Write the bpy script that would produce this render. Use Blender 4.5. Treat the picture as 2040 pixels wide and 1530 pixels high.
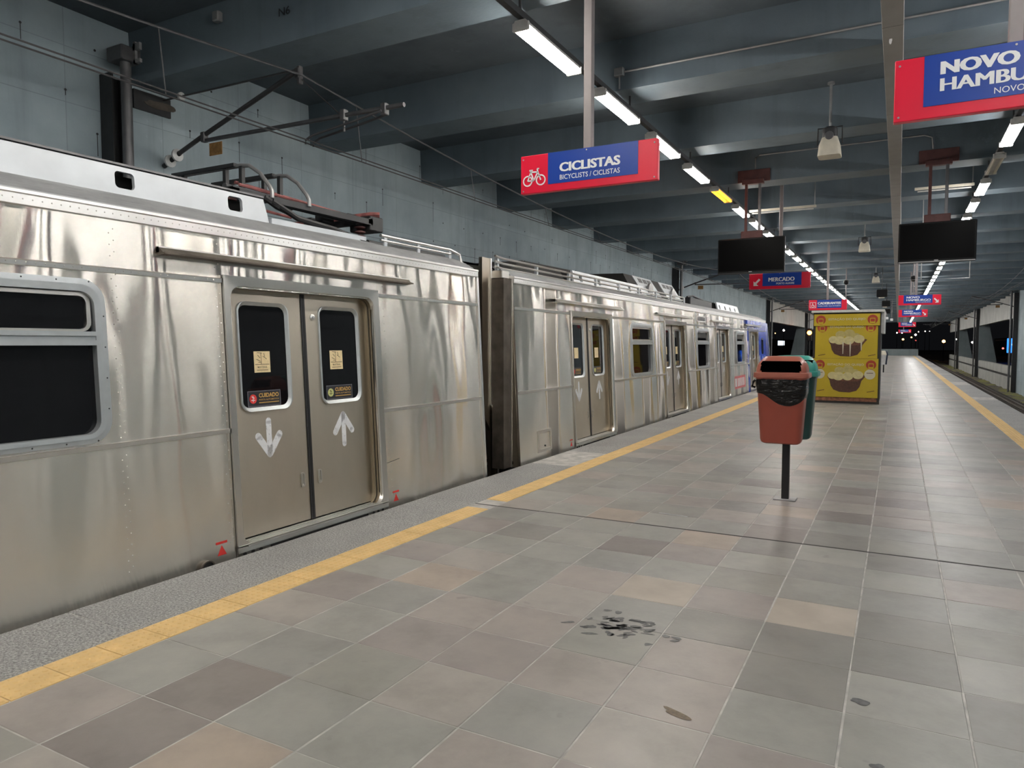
import bpy, math, random
from mathutils import Vector, Matrix
from mathutils.geometry import tessellate_polygon

random.seed(7)
SC = bpy.context.scene
COL = SC.collection
for _o in list(bpy.data.objects):
    bpy.data.objects.remove(_o)

# ------------------------------------------------------------------ camera
FPX, CX, CY = 1420.0, 1020.0, 765.0
PITCH = math.atan((CY - 685.5) / FPX)
YAW = math.atan((1790.0 - CX) * math.cos(PITCH) / FPX)
CAMZ = 1.62
FW = Vector((-math.sin(YAW) * math.cos(PITCH), math.cos(YAW) * math.cos(PITCH), -math.sin(PITCH)))
RT = Vector((math.cos(YAW), math.sin(YAW), 0))
UP = RT.cross(FW)
cam = bpy.data.cameras.new('camera')
cam.sensor_width = 36.0
cam.sensor_fit = 'HORIZONTAL'
cam.lens = FPX / 2040.0 * 36.0
cam.clip_end = 900
camo = bpy.data.objects.new('camera', cam)
COL.objects.link(camo)
camo.matrix_world = Matrix(((RT.x, UP.x, -FW.x, 0), (RT.y, UP.y, -FW.y, 0), (RT.z, UP.z, -FW.z, CAMZ), (0, 0, 0, 1)))
SC.camera = camo

# ------------------------------------------------------------------ world, exposure
w = bpy.data.worlds.new('night_sky')
w.use_nodes = True
w.node_tree.nodes['Background'].inputs[0].default_value = (0.008, 0.0085, 0.010, 1)
w.node_tree.nodes['Background'].inputs[1].default_value = 0.25
SC.world = w
SC.view_settings.view_transform = 'Standard'
SC.view_settings.look = 'None'
SC.view_settings.gamma = 1.0
SC.view_settings.use_curve_mapping = False
SC.view_settings.exposure = 1.0
LAMP_STRENGTH = 40.0
SC.cycles.sample_clamp_indirect = 6.0
SC.cycles.use_light_tree = True
SC.cycles.adaptive_threshold = 0.025
SC.cycles.max_bounces = 6
SC.cycles.diffuse_bounces = 3
SC.cycles.glossy_bounces = 4
SC.cycles.transmission_bounces = 2
SC.cycles.transparent_max_bounces = 4


# ------------------------------------------------------------------ materials
def sock(nd, name):
    return nd.inputs[name]


class NT:
    def __init__(s, name):
        s.m = bpy.data.materials.new(name)
        s.m.use_nodes = True
        s.t = s.m.node_tree
        s.b = s.t.nodes['Principled BSDF']

    def n(s, typ, **kw):
        nd = s.t.nodes.new(typ)
        for k, v in kw.items():
            if k in nd.inputs:
                nd.inputs[k].default_value = v
            else:
                setattr(nd, k, v)
        return nd

    def l(s, a, b):
        s.t.links.new(a, b)

    def ramp(s, fac, stops, interp='LINEAR'):
        r = s.n('ShaderNodeValToRGB')
        r.color_ramp.interpolation = interp
        e = r.color_ramp.elements
        while len(e) < len(stops):
            e.new(0.5)
        for i, (p, c) in enumerate(stops):
            e[i].position = p
            e[i].color = (*c, 1) if len(c) == 3 else c
        s.l(fac, r.inputs[0])
        return r

    def pos(s, scale=(1, 1, 1)):
        g = s.n('ShaderNodeNewGeometry')
        mp = s.n('ShaderNodeMapping')
        mp.inputs['Scale'].default_value = scale
        s.l(g.outputs['Position'], mp.inputs[0])
        return mp.outputs[0]

    def noise(s, vec, scale, detail=3.0, rough=0.55):
        nz = s.n('ShaderNodeTexNoise')
        nz.inputs['Scale'].default_value = scale
        nz.inputs['Detail'].default_value = detail
        nz.inputs['Roughness'].default_value = rough
        s.l(vec, nz.inputs['Vector'])
        return nz.outputs['Fac']

    def mix(s, fac, a, b, mode='MIX'):
        mx = s.n('ShaderNodeMix')
        mx.data_type = 'RGBA'
        mx.blend_type = mode
        for sk, v in ((0, fac), (6, a), (7, b)):
            if hasattr(v, 'is_output') or isinstance(v, bpy.types.NodeSocket):
                s.l(v, mx.inputs[sk])
            else:
                mx.inputs[sk].default_value = v if sk == 0 else ((*v, 1) if len(v) == 3 else v)
        return mx.outputs[2]

    def math(s, op, a, b=None):
        m = s.n('ShaderNodeMath')
        m.operation = op
        for i, v in enumerate((a, b)):
            if v is None:
                continue
            if isinstance(v, bpy.types.NodeSocket):
                s.l(v, m.inputs[i])
            else:
                m.inputs[i].default_value = v
        return m.outputs[0]

    def bump(s, h, strength=0.2, dist=0.01):
        b = s.n('ShaderNodeBump')
        b.inputs['Strength'].default_value = strength
        b.inputs['Distance'].default_value = dist
        s.l(h, b.inputs['Height'])
        s.l(b.outputs[0], s.b.inputs['Normal'])
        return b


M = {}


def simple(name, col, rough=0.5, metal=0.0, var=0.12, scale=9.0, bump=0.05, emit=None, spec=0.5):
    t = NT(name)
    p = t.pos()
    f = t.noise(p, scale)
    dark = tuple(c * (1 - var) for c in col)
    lite = tuple(min(1, c * (1 + var)) for c in col)
    r = t.ramp(f, [(0.3, dark), (0.7, lite)])
    t.l(r.outputs[0], t.b.inputs['Base Color'])
    t.b.inputs['Roughness'].default_value = rough
    t.b.inputs['Metallic'].default_value = metal
    t.b.inputs['Specular IOR Level'].default_value = spec
    if bump:
        t.bump(f, bump, 0.01)
    if emit:
        t.b.inputs['Emission Color'].default_value = (*emit[0], 1)
        t.b.inputs['Emission Strength'].default_value = emit[1]
    M[name] = t.m
    return t.m


def emissive(name, col, strength):
    t = NT(name)
    t.b.inputs['Base Color'].default_value = (*[min(.8, c) for c in col], 1)
    t.b.inputs['Emission Color'].default_value = (*col, 1)
    t.b.inputs['Emission Strength'].default_value = strength
    M[name] = t.m


def painted_concrete(name, c0, c1, scale=0.9, bump=0.25, streak=True, board=None, rough=0.75):
    t = NT(name)
    p = t.pos()
    f = t.noise(p, scale, 5.0, 0.6)
    col = t.ramp(f, [(0.28, c0), (0.72, c1)]).outputs[0]
    if streak:
        sp = t.pos((2.6, 2.6, 0.22))
        sf = t.noise(sp, 1.0, 4.0, 0.65)
        k = t.ramp(sf, [(0.52, (0, 0, 0)), (0.72, (1, 1, 1))]).outputs[0]
        col = t.mix(t.math('MULTIPLY', k, 0.35), col, tuple(c * 0.55 for c in c0))
        fl = t.noise(t.pos((1.3, 1.3, 1.3)), 2.3, 6.0, 0.7)
        k2 = t.ramp(fl, [(0.66, (0, 0, 0)), (0.72, (1, 1, 1))]).outputs[0]
        col = t.mix(t.math('MULTIPLY', k2, 0.25), col, tuple(min(1, c * 1.7) for c in c1))
    h = t.noise(p, 30.0, 4.0)
    if board:
        g = t.n('ShaderNodeNewGeometry')
        sx = t.n('ShaderNodeSeparateXYZ')
        t.l(g.outputs['Position'], sx.inputs[0])
        cb = t.n('ShaderNodeCombineXYZ')
        t.l(sx.outputs[1], cb.inputs[0])
        t.l(sx.outputs[2], cb.inputs[1])
        br = t.n('ShaderNodeTexBrick')
        br.offset = 0.0
        br.inputs['Scale'].default_value = 1.0
        br.inputs['Brick Width'].default_value = board[0]
        br.inputs['Row Height'].default_value = board[1]
        br.inputs['Mortar Size'].default_value = 0.006
        br.inputs['Mortar Smooth'].default_value = 0.3
        br.inputs['Color1'].default_value = (1, 1, 1, 1)
        br.inputs['Color2'].default_value = (0.9, 0.9, 0.9, 1)
        br.inputs['Mortar'].default_value = (0.72, 0.72, 0.72, 1)
        t.l(cb.outputs[0], br.inputs['Vector'])
        col = t.mix(1.0, col, br.outputs['Color'], 'MULTIPLY')
    t.l(col, t.b.inputs['Base Color'])
    t.b.inputs['Roughness'].default_value = rough
    t.bump(h, bump, 0.008)
    M[name] = t.m


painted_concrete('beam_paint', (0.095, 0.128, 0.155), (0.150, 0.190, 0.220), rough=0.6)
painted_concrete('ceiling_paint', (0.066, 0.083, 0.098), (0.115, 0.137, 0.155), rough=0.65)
painted_concrete('wall_paint', (0.29, 0.365, 0.405), (0.44, 0.525, 0.56), board=(1.2, 0.62), rough=0.7)
painted_concrete('panel_white', (0.42, 0.43, 0.41), (0.58, 0.58, 0.55), rough=0.75)
painted_concrete('column_paint', (0.15, 0.19, 0.205), (0.22, 0.26, 0.275), rough=0.6)
painted_concrete('low_wall', (0.32, 0.33, 0.31), (0.46, 0.46, 0.43), rough=0.85)
painted_concrete('asphalt', (0.02, 0.02, 0.021), (0.04, 0.04, 0.042), streak=False, rough=0.9)


def steel(name, base, rough, aniso, wav=1.0, dirt=0.0):
    t = NT(name)
    # broad dents of the sheet: waves along the car, slow with height
    n1 = t.noise(t.pos((1.0, 1.12, 0.20)), 1.25, 0.0, 0.4)
    n2 = t.noise(t.pos((1.0, 4.2, 1.5)), 1.1, 0.0, 0.4)
    hgt = t.math('ADD', n1, t.math('MULTIPLY', n2, 0.034))
    b1 = t.n('ShaderNodeBump')
    b1.inputs['Strength'].default_value = 1.0
    b1.inputs['Distance'].default_value = 0.09 * wav
    t.l(hgt, b1.inputs['Height'])
    t.l(b1.outputs[0], t.b.inputs['Normal'])
    cv = t.noise(t.pos((1, 1.2, 0.5)), 2.0, 5.0, 0.65)
    col = t.ramp(cv, [(0.3, tuple(c * 0.9 for c in base)), (0.7, base)]).outputs[0]
    t.l(col, t.b.inputs['Base Color'])
    t.b.inputs['Roughness'].default_value = rough
    t.b.inputs['Metallic'].default_value = 1.0
    t.b.inputs['Anisotropic'].default_value = aniso
    cz = t.n('ShaderNodeCombineXYZ')
    cz.inputs[2].default_value = 1.0
    t.l(cz.outputs[0], t.b.inputs['Tangent'])
    M[name] = t.m


steel('steel_side', (0.81, 0.77, 0.705), 0.235, 1.0, 4.6)
steel('reveal_steel', (0.46, 0.40, 0.31), 0.36, 0.3, 0.2)
steel('steel_door', (0.53, 0.48, 0.40), 0.36, 0.8, 0.25)
steel('steel_trim', (0.82, 0.81, 0.78), 0.30, 0.3, 0.2)
steel('steel_frame', (0.68, 0.66, 0.615), 0.28, 0.5, 0.5)
simple('alu_frame', (0.52, 0.55, 0.56), 0.38, 0.75, 0.06)
simple('alu_white', (0.54, 0.57, 0.60), 0.45, 0.35, 0.08, 3.0)
simple('roof_grey', (0.34, 0.345, 0.35), 0.5, 0.5, 0.15, 4.0)
simple('rubber', (0.012, 0.012, 0.013), 0.45)
simple('dark_metal', (0.035, 0.036, 0.038), 0.5, 0.4)
simple('grime_metal', (0.10, 0.085, 0.07), 0.5, 0.6, 0.35, 6.0)
simple('under_dark', (0.02, 0.019, 0.018), 0.8)
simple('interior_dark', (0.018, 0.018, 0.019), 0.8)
simple('wire_metal', (0.085, 0.083, 0.085), 0.45, 0.5)
simple('tube_grey', (0.13, 0.13, 0.135), 0.45, 0.6)
simple('galv', (0.36, 0.36, 0.36), 0.45, 0.6)
simple('porcelain', (0.62, 0.63, 0.62), 0.25)
simple('brown_plate', (0.30, 0.16, 0.05), 0.6, 0, 0.3, 25)
simple('red_paint', (0.24, 0.085, 0.08), 0.5, 0, 0.5, 8)
simple('maroon', (0.10, 0.035, 0.032), 0.6, 0, 0.2)
simple('pole_paint', (0.22, 0.195, 0.195), 0.45, 0.2, 0.06)
simple('duct_grey', (0.23, 0.215, 0.20), 0.55, 0.2, 0.08, 3)
simple('tray', (0.06, 0.06, 0.062), 0.6, 0.4)
simple('lamp_body', (0.62, 0.61, 0.58), 0.5)
simple('cream', (0.66, 0.61, 0.50), 0.5, 0, 0.08)
simple('black_plastic', (0.006, 0.006, 0.0065), 0.4, 0, 0.1, 9, 0.02, None, 0.15)
simple('black_paint', (0.008, 0.008, 0.009), 0.4)
simple('white_paint', (0.78, 0.79, 0.80), 0.6, 0, 0.06)
simple('sign_white', (0.86, 0.87, 0.88), 0.4, 0, 0.01, 3, 0)
simple('sign_red', (0.74, 0.012, 0.045), 0.3, 0, 0.02, 3, 0, None, 0.3)
simple('sign_blue', (0.010, 0.052, 0.33), 0.3, 0, 0.02, 3, 0, None, 0.3)
simple('mark_red', (0.62, 0.03, 0.025), 0.5, 0, 0.1)
simple('sticker_cream', (0.75, 0.60, 0.34), 0.5, 0, 0.08, 40)
simple('sticker_ink', (0.10, 0.07, 0.04), 0.6)
simple('sticker_dark', (0.022, 0.022, 0.028), 0.35)
simple('sticker_gold', (0.55, 0.33, 0.09), 0.5)
simple('sticker_grey', (0.16, 0.16, 0.19), 0.4)
simple('sticker_green', (0.50, 0.52, 0.20), 0.5)
simple('pink_poster', (0.62, 0.14, 0.15), 0.5)
simple('blue_wrap', (0.012, 0.055, 0.40), 0.22, 0.0, 0.08, 2, 0.05, None, 0.3)
simple('bin_red', (0.31, 0.064, 0.040), 0.38, 0, 0.05, 5, 0.02)
simple('bin_red_lid', (0.34, 0.105, 0.072), 0.32, 0, 0.05, 5, 0.02)
simple('bin_green', (0.045, 0.29, 0.24), 0.35, 0, 0.05, 5, 0.02)
simple('bin_green_dark', (0.008, 0.055, 0.050), 0.38, 0, 0.05, 5, 0.02)
simple('poster_yellow', (0.52, 0.385, 0.02), 0.3, 0, 0.05, 3, 0)
simple('poster_brown', (0.085, 0.035, 0.022), 0.4, 0, 0.3, 30, 0)
simple('poster_brown2', (0.16, 0.065, 0.035), 0.4, 0, 0.3, 30, 0)
simple('poster_cream', (0.62, 0.55, 0.28), 0.4, 0, 0.12, 14, 0)
simple('poster_cream2', (0.50, 0.42, 0.16), 0.4, 0, 0.12, 14, 0)
simple('poster_red', (0.36, 0.045, 0.02), 0.4, 0, 0.08, 3, 0)
simple('poster_white', (0.60, 0.56, 0.42), 0.4, 0, 0.05, 3, 0)
simple('kiosk_dark', (0.020, 0.017, 0.015), 0.5)
simple('kiosk_white', (0.60, 0.60, 0.57), 0.5)
simple('kiosk_rust', (0.26, 0.11, 0.06), 0.7, 0, 0.5, 12)
simple('bin_pale', (0.55, 0.55, 0.55), 0.45)
simple('bin_navy', (0.025, 0.035, 0.07), 0.45)
simple('tactile_yellow', (0.67, 0.455, 0.19), 0.55, 0, 0.10, 6, 0.05)
simple('joint_dark', (0.025, 0.024, 0.023), 0.9)
simple('rail_steel', (0.16, 0.13, 0.11), 0.4, 0.7, 0.3, 4)
simple('sleeper', (0.07, 0.062, 0.055), 0.9, 0, 0.3, 5)
simple('stain_dark', (0.085, 0.085, 0.085), 0.4, 0, 0.4, 30)
simple('stain_brown', (0.13, 0.095, 0.06), 0.5, 0, 0.4, 30)
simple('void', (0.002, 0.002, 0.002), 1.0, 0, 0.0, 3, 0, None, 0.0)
simple('far_dark', (0.012, 0.012, 0.013), 0.9)
emissive('lamp_glow', (1.0, 0.95, 0.88), LAMP_STRENGTH)
emissive('lamp_glow_cool', (0.97, 0.95, 0.93), LAMP_STRENGTH * 0.95)
emissive('lamp_orange', (1.0, 0.30, 0.015), 3.4)
emissive('far_white', (1.0, 0.92, 0.85), 9.0)
emissive('far_warm', (1.0, 0.48, 0.13), 6.0)
emissive('far_blue', (0.02, 0.16, 1.0), 1.6)
emissive('far_pale', (0.75, 0.88, 1.0), 1.2)
emissive('far_red', (1.0, 0.12, 0.10), 2.2)
emissive('signal_orange', (1.0, 0.22, 0.02), 22.0)


def glass_dark(name, base=(0.006, 0.006, 0.007), rough=0.03):
    t = NT(name)
    t.b.inputs['Base Color'].default_value = (*base, 1)
    t.b.inputs['Roughness'].default_value = rough
    t.b.inputs['IOR'].default_value = 1.45
    t.b.inputs['Specular IOR Level'].default_value = 0.28
    nz = t.noise(t.pos(), 3.0, 2.0)
    t.bump(nz, 0.03, 0.01)
    M[name] = t.m


glass_dark('glass')
glass_dark('screen', (0.004, 0.004, 0.0042), 0.25)
M['screen'].node_tree.nodes['Principled BSDF'].inputs['Specular IOR Level'].default_value = 0.04
glass_dark('bag', (0.018, 0.017, 0.017), 0.22)


def make_bag():
    t = NT('bag_black')
    t.b.inputs['Base Color'].default_value = (0.006, 0.0055, 0.0055, 1)
    t.b.inputs['Specular IOR Level'].default_value = 0.3
    t.b.inputs['Roughness'].default_value = 0.16
    f = t.noise(t.pos((1.4, 1.4, 3.4)), 8.0, 2.0, 0.5)
    t.bump(f, 1.0, 0.020)
    M['bag_black'] = t.m


make_bag()


def make_tile():
    t = NT('slate_tile')
    oi = t.n('ShaderNodeObjectInfo')
    ge = t.n('ShaderNodeNewGeometry')
    r = t.math('FRACT', t.math('ADD', oi.outputs['Random'], ge.outputs['Random Per Island']))
    pal = t.ramp(r, [(0.0, (0.226, 0.222, 0.202)), (0.13, (0.272, 0.246, 0.228)), (0.26, (0.252, 0.251, 0.232)),
                     (0.38, (0.192, 0.186, 0.174)), (0.47, (0.290, 0.270, 0.248)), (0.6, (0.240, 0.217, 0.206)),
                     (0.72, (0.270, 0.267, 0.246)), (0.84, (0.232, 0.230, 0.216)), (0.93, (0.310, 0.262, 0.220)),
                     (0.975, (0.185, 0.165, 0.156))], 'CONSTANT').outputs[0]
    v = t.n('ShaderNodeMapping')
    t.l(ge.outputs['Position'], v.inputs[0])
    cb = t.n('ShaderNodeCombineXYZ')
    t.l(t.math('MULTIPLY', r, 37.0), cb.inputs[2])
    t.l(cb.outputs[0], v.inputs['Location'])
    nz = t.noise(v.outputs[0], 2.6, 7.0, 0.65)
    k = t.ramp(nz, [(0.25, (0.80, 0.79, 0.78)), (0.5, (1.06, 1.05, 1.04)), (0.78, (1.26, 1.23, 1.19))]).outputs[0]
    col = t.mix(1.0, pal, k, 'MULTIPLY')
    sp = t.noise(t.pos(), 5.2, 3.0, 0.5)
    ks = t.ramp(sp, [(0.70, (0, 0, 0)), (0.76, (1, 1, 1))]).outputs[0]
    col = t.mix(t.math('MULTIPLY', ks, 0.35), col, (0.09, 0.085, 0.08))
    t.l(col, t.b.inputs['Base Color'])
    rf = t.ramp(t.noise(t.pos((1, 1, 1)), 1.8, 5.0, 0.7), [(0.3, (0.31, 0.31, 0.31)), (0.7, (0.45, 0.45, 0.45))]).outputs[0]
    t.l(rf, t.b.inputs['Roughness'])
    h = t.noise(v.outputs[0], 16.0, 6.0, 0.6)
    t.bump(h, 0.18, 0.006)
    M['slate_tile'] = t.m
    t = NT('grout')
    f = t.noise(t.pos(), 7.0, 4.0)
    t.l(t.ramp(f, [(0.3, (0.30, 0.29, 0.275)), (0.7, (0.56, 0.54, 0.51))]).outputs[0], t.b.inputs['Base Color'])
    t.b.inputs['Roughness'].default_value = 0.8
    M['grout'] = t.m
    t = NT('granite')
    f = t.noise(t.pos(), 75.0, 3.0, 0.8)
    f2 = t.noise(t.pos(), 1.3, 3.0, 0.6)
    c = t.ramp(f, [(0.34, (0.10, 0.10, 0.10)), (0.5, (0.27, 0.267, 0.262)), (0.66, (0.50, 0.495, 0.485))]).outputs[0]
    c = t.mix(1.0, c, t.ramp(f2, [(0.3, (0.82, 0.82, 0.82)), (0.7, (1.05, 1.05, 1.04))]).outputs[0], 'MULTIPLY')
    t.l(c, t.b.inputs['Base Color'])
    t.b.inputs['Roughness'].default_value = 0.6
    t.bump(f, 0.4, 0.004)
    M['granite'] = t.m
    t = NT('ballast')
    f = t.noise(t.pos(), 14.0, 5.0, 0.7)
    g = t.noise(t.pos((1, 0.4, 1)), 0.9, 4.0, 0.6)
    c = t.ramp(f, [(0.3, (0.045, 0.038, 0.032)), (0.7, (0.20, 0.17, 0.14))]).outputs[0]
    mk = t.ramp(g, [(0.46, (0, 0, 0)), (0.56, (1, 1, 1))]).outputs[0]
    gx = t.n('ShaderNodeNewGeometry')
    sx = t.n('ShaderNodeSeparateXYZ')
    t.l(gx.outputs['Position'], sx.inputs[0])
    side = t.math('GREATER_THAN', sx.outputs[0], 4.95)
    mk2 = t.math('MULTIPLY', mk, side)
    c = t.mix(mk2, c, (0.20, 0.195, 0.055))
    t.l(c, t.b.inputs['Base Color'])
    t.b.inputs['Roughness'].default_value = 0.95
    t.bump(f, 0.8, 0.05)
    M['ballast'] = t.m


make_tile()
simple('tile_tan', (0.36, 0.315, 0.265), 0.5, 0, 0.10, 4.0, 0.06)


# ------------------------------------------------------------------ text (made first, while the scene is empty)
def bake_text(body, bold):
    cu = bpy.data.curves.new('t', 'FONT')
    cu.body = body
    cu.size = 1.0
    cu.offset = bold
    cu.resolution_u = 3
    ob = bpy.data.objects.new('t', cu)
    COL.objects.link(ob)
    dg = bpy.context.evaluated_depsgraph_get()
    me = bpy.data.meshes.new_from_object(ob.evaluated_get(dg))
    vs = [(v.co.x, v.co.y) for v in me.vertices]
    fs = [tuple(p.vertices) for p in me.polygons]
    bpy.data.objects.remove(ob)
    bpy.data.curves.remove(cu)
    bpy.data.meshes.remove(me)
    x0 = min(v[0] for v in vs); x1 = max(v[0] for v in vs)
    y0 = min(v[1] for v in vs); y1 = max(v[1] for v in vs)
    return [((x - x0) / (x1 - x0), (y - y0) / (y1 - y0)) for x, y in vs], fs


TEXT = {}
for s_, b_ in (('CICLISTAS', .02), ('BICYCLISTS / CICLISTAS', .008), ('NOVO', .02), ('HAMBURGO', .0), ('NOVO HAMBURGO', .0),
               ('MERCADO', .0), ('PORTO ALEGRE', .012), ('CADEIRANTES', .02), ('WHEELCHAIRS / SILLA DE RUEDAS', .01),
               ('CUIDADO', .035), ('PORTA AUTOMÁTICA', .012), ('MANTENHA', .01), ('ESTAÇÃO DO QUEIJO', .02), ('2', .02), ('N6', .01)):
    TEXT[s_] = bake_text(s_, b_)


# ------------------------------------------------------------------ mesh building
WL = {}     # world translation of empties / parts


class MB:
    def __init__(s):
        s.v = []
        s.f = []

    def quadbox(s, p):
        b = len(s.v)
        s.v += p
        s.f += [(b, b + 3, b + 2, b + 1), (b + 4, b + 5, b + 6, b + 7), (b, b + 1, b + 5, b + 4), (b + 1, b + 2, b + 6, b + 5),
                (b + 2, b + 3, b + 7, b + 6), (b + 3, b, b + 4, b + 7)]
        return s

    def box(s, x0, x1, y0, y1, z0, z1):
        return s.quadbox([(x0, y0, z0), (x1, y0, z0), (x1, y1, z0), (x0, y1, z0), (x0, y0, z1), (x1, y0, z1), (x1, y1, z1), (x0, y1, z1)])

    def cbox(s, x0, x1, y0, y1, z0, z1, c=0.01):
        # box with chamfered edges all round (lofted rounded loops)
        def lp(d, z):
            return [(x0 + c + d, y0 + d, z), (x1 - c - d, y0 + d, z), (x1 - d, y0 + c + d, z), (x1 - d, y1 - c - d, z),
                    (x1 - c - d, y1 - d, z), (x0 + c + d, y1 - d, z), (x0 + d, y1 - c - d, z), (x0 + d, y0 + c + d, z)]
        return s.loft([lp(c * .8, z0), lp(0, z0 + c), lp(0, z1 - c), lp(c * .8, z1)], True, True)

    def loft(s, loops, cap0=False, cap1=False, closed=True):
        b = len(s.v)
        n = len(loops[0])
        for lp in loops:
            s.v += [tuple(p) for p in lp]
        for i in range(len(loops) - 1):
            for j in range(n if closed else n - 1):
                k = (j + 1) % n
                s.f.append((b + i * n + j, b + i * n + k, b + (i + 1) * n + k, b + (i + 1) * n + j))
        if cap0:
            s.f.append(tuple(b + j for j in reversed(range(n))))
        if cap1:
            s.f.append(tuple(b + (len(loops) - 1) * n + j for j in range(n)))
        return s

    def tube(s, pts, r, n=8, r2=None):
        pts = [Vector(p) for p in pts]
        loops = []
        ref = None
        for i, p in enumerate(pts):
            d = (pts[min(i + 1, len(pts) - 1)] - pts[max(i - 1, 0)])
            if d.length < 1e-9:
                d = Vector((0, 0, 1))
            d.normalize()
            if ref is None or abs(ref.dot(d)) > 0.95:
                ref = Vector((0, 0, 1)) if abs(d.z) < 0.9 else Vector((1, 0, 0))
            a = d.cross(ref).normalized()
            bb = a.cross(d).normalized()
            rr = r if r2 is None else r + (r2 - r) * i / (len(pts) - 1)
            loops.append([p + (a * math.cos(2 * math.pi * k / n) + bb * math.sin(2 * math.pi * k / n)) * rr for k in range(n)])
        return s.loft(loops, True, True)

    def lathe(s, prof, c, n=16, axis='z'):
        loops = []
        for r, h in prof:
            lp = []
            for k in range(n):
                a = 2 * math.pi * k / n
                u, v = r * math.cos(a), r * math.sin(a)
                lp.append((c[0] + u, c[1] + v, c[2] + h) if axis == 'z' else ((c[0] + h, c[1] + u, c[2] + v) if axis == 'x' else (c[0] + v, c[1] + h, c[2] + u)))
            loops.append(lp)
        return s.loft(loops, True, True)

    def plate(s, loops, fn, t0, t1, sides=True, back=False):
        """loops: outer 2D loop then holes; fn(u,v,t)->xyz; front at t1"""
        flat = [p for lp in loops for p in lp]
        if len(loops) == 1 and len(loops[0]) <= 4:
            tris = [tuple(range(len(loops[0])))]
        else:
            tris = tessellate_polygon([[Vector((p[0], p[1], 0)) for p in lp] for lp in loops])
        b = len(s.v)
        s.v += [fn(u, v, t1) for u, v in flat]
        s.f += [tuple(b + i for i in t) for t in tris]
        if sides or back:
            b2 = len(s.v)
            s.v += [fn(u, v, t0) for u, v in flat]
            o = 0
            for lp in loops:
                n = len(lp)
                if sides:
                    for j in range(n):
                        k = (j + 1) % n
                        s.f.append((b + o + j, b + o + k, b2 + o + k, b2 + o + j))
                o += n
            if back:
                s.f += [tuple(b2 + i for i in reversed(t)) for t in tris]
        return s

    def text(s, key, x0, y0, wd, ht, fn, t, fat=0.0):
        vs, fs = TEXT[key]
        for k, dx in enumerate(((-1, 0, 1) if fat else (0,))):
            b = len(s.v)
            s.v += [fn(x0 + u * wd + dx * fat, y0 + v * ht, t + k * .0002) for u, v in vs]
            s.f += [tuple(b + i for i in f) for f in fs]
        return s

    def mesh(s, name, mat, off=(0, 0, 0), smooth=False):
        me = bpy.data.meshes.new(name)
        ox, oy, oz = off
        me.from_pydata([(x - ox, y - oy, z - oz) for x, y, z in s.v], [], s.f)
        for m in (mat if isinstance(mat, (list, tuple)) else [mat]):
            me.materials.append(M[m])
        if smooth:
            me.polygons.foreach_set('use_smooth', [True] * len(me.polygons))
            me.set_sharp_from_angle(angle=math.radians(38))
        me.update()
        return me

    def build(s, name, mat, parent=None, smooth=False, at=None, label=None, recalc=True):
        off = WL[parent] if parent is not None else (at or (0, 0, 0))
        me = s.mesh(name, mat, off, smooth)
        if recalc:
            import bmesh
            bm = bmesh.new()
            bm.from_mesh(me)
            bmesh.ops.recalc_face_normals(bm, faces=bm.faces)
            bm.to_mesh(me)
            bm.free()
        o = bpy.data.objects.new(name, me)
        COL.objects.link(o)
        if parent is not None:
            o.parent = parent
            WL[o] = WL[parent]
        else:
            o.location = off
            WL[o] = off
        if label:
            o['label'] = label
        return o


def empty(name, loc, label, cat, group=None):
    o = bpy.data.objects.new(name, None)
    o.empty_display_size = 0.2
    COL.objects.link(o)
    o.location = loc
    WL[o] = tuple(loc)
    o['label'] = label
    o['category'] = cat
    if group:
        o['group'] = group
    return o


def tag(o, label, cat, group=None):
    o['label'] = label
    o['category'] = cat
    if group:
        o['group'] = group
    return o


def struct(o, label=None, cat=None):
    o['kind'] = 'structure'
    if label:
        o['label'] = label
    if cat:
        o['category'] = cat
    return o


def copy_tree(o, parent=None, dloc=None):
    c = o.copy()
    COL.objects.link(c)
    if parent is not None:
        c.parent = parent
    for ch in list(o.children):
        copy_tree(ch, c)
    return c


def rrect(x0, x1, y0, y1, r, n=5):
    pts = []
    for cx, cy, a0 in ((x1 - r, y0 + r, -90), (x1 - r, y1 - r, 0), (x0 + r, y1 - r, 90), (x0 + r, y0 + r, 180)):
        for k in range(n + 1):
            a = math.radians(a0 + 90 * k / n)
            pts.append((cx + r * math.cos(a), cy + r * math.sin(a)))
    return pts


def rect(x0, x1, y0, y1):
    return [(x0, y0), (x1, y0), (x1, y1), (x0, y1)]


def circ(cx, cy, r, n=20, sy=1.0):
    return [(cx + r * math.cos(2 * math.pi * k / n), cy + r * sy * math.sin(2 * math.pi * k / n)) for k in range(n)]


def stroke(p, q, wd):
    dx, dy = q[0] - p[0], q[1] - p[1]
    L = math.hypot(dx, dy)
    nx, ny = -dy / L * wd / 2, dx / L * wd / 2
    return [(p[0] + nx, p[1] + ny), (p[0] - nx, p[1] - ny), (q[0] - nx, q[1] - ny), (q[0] + nx, q[1] + ny)]


def front(x0, y, z0):
    return lambda u, v, t: (x0 + u, y - t, z0 + v)


def in_view(x, y, z, mx=60):
    d = Vector((x, y, z - CAMZ))
    k = d.dot(FW)
    if k < 0.2:
        return None
    px, py = CX + FPX * d.dot(RT) / k, CY - FPX * d.dot(UP) / k
    if -mx < px < 2040 + mx and -mx < py < 1530 + mx:
        return k
    return None


def topz(y):
    return ZB if ((y - 2.55) % 3.0) < .70 else ZC


YB, YE = -13.0, 119.0      # roof extent along the track
XL, XR = -8.30, 6.40       # inner faces of the side walls
ZB, ZC = 4.77, 5.38        # beam soffit, ceiling
PL, PR = -4.38, 2.60       # platform edges
PEND = 115.0

# ================================================================== structure
# ---- ground and tracks
g = struct(MB().box(-90, 90, -20, 420, -1.8, -1.46).build('ground', 'asphalt'), 'dark ground around and beyond the station')

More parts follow.
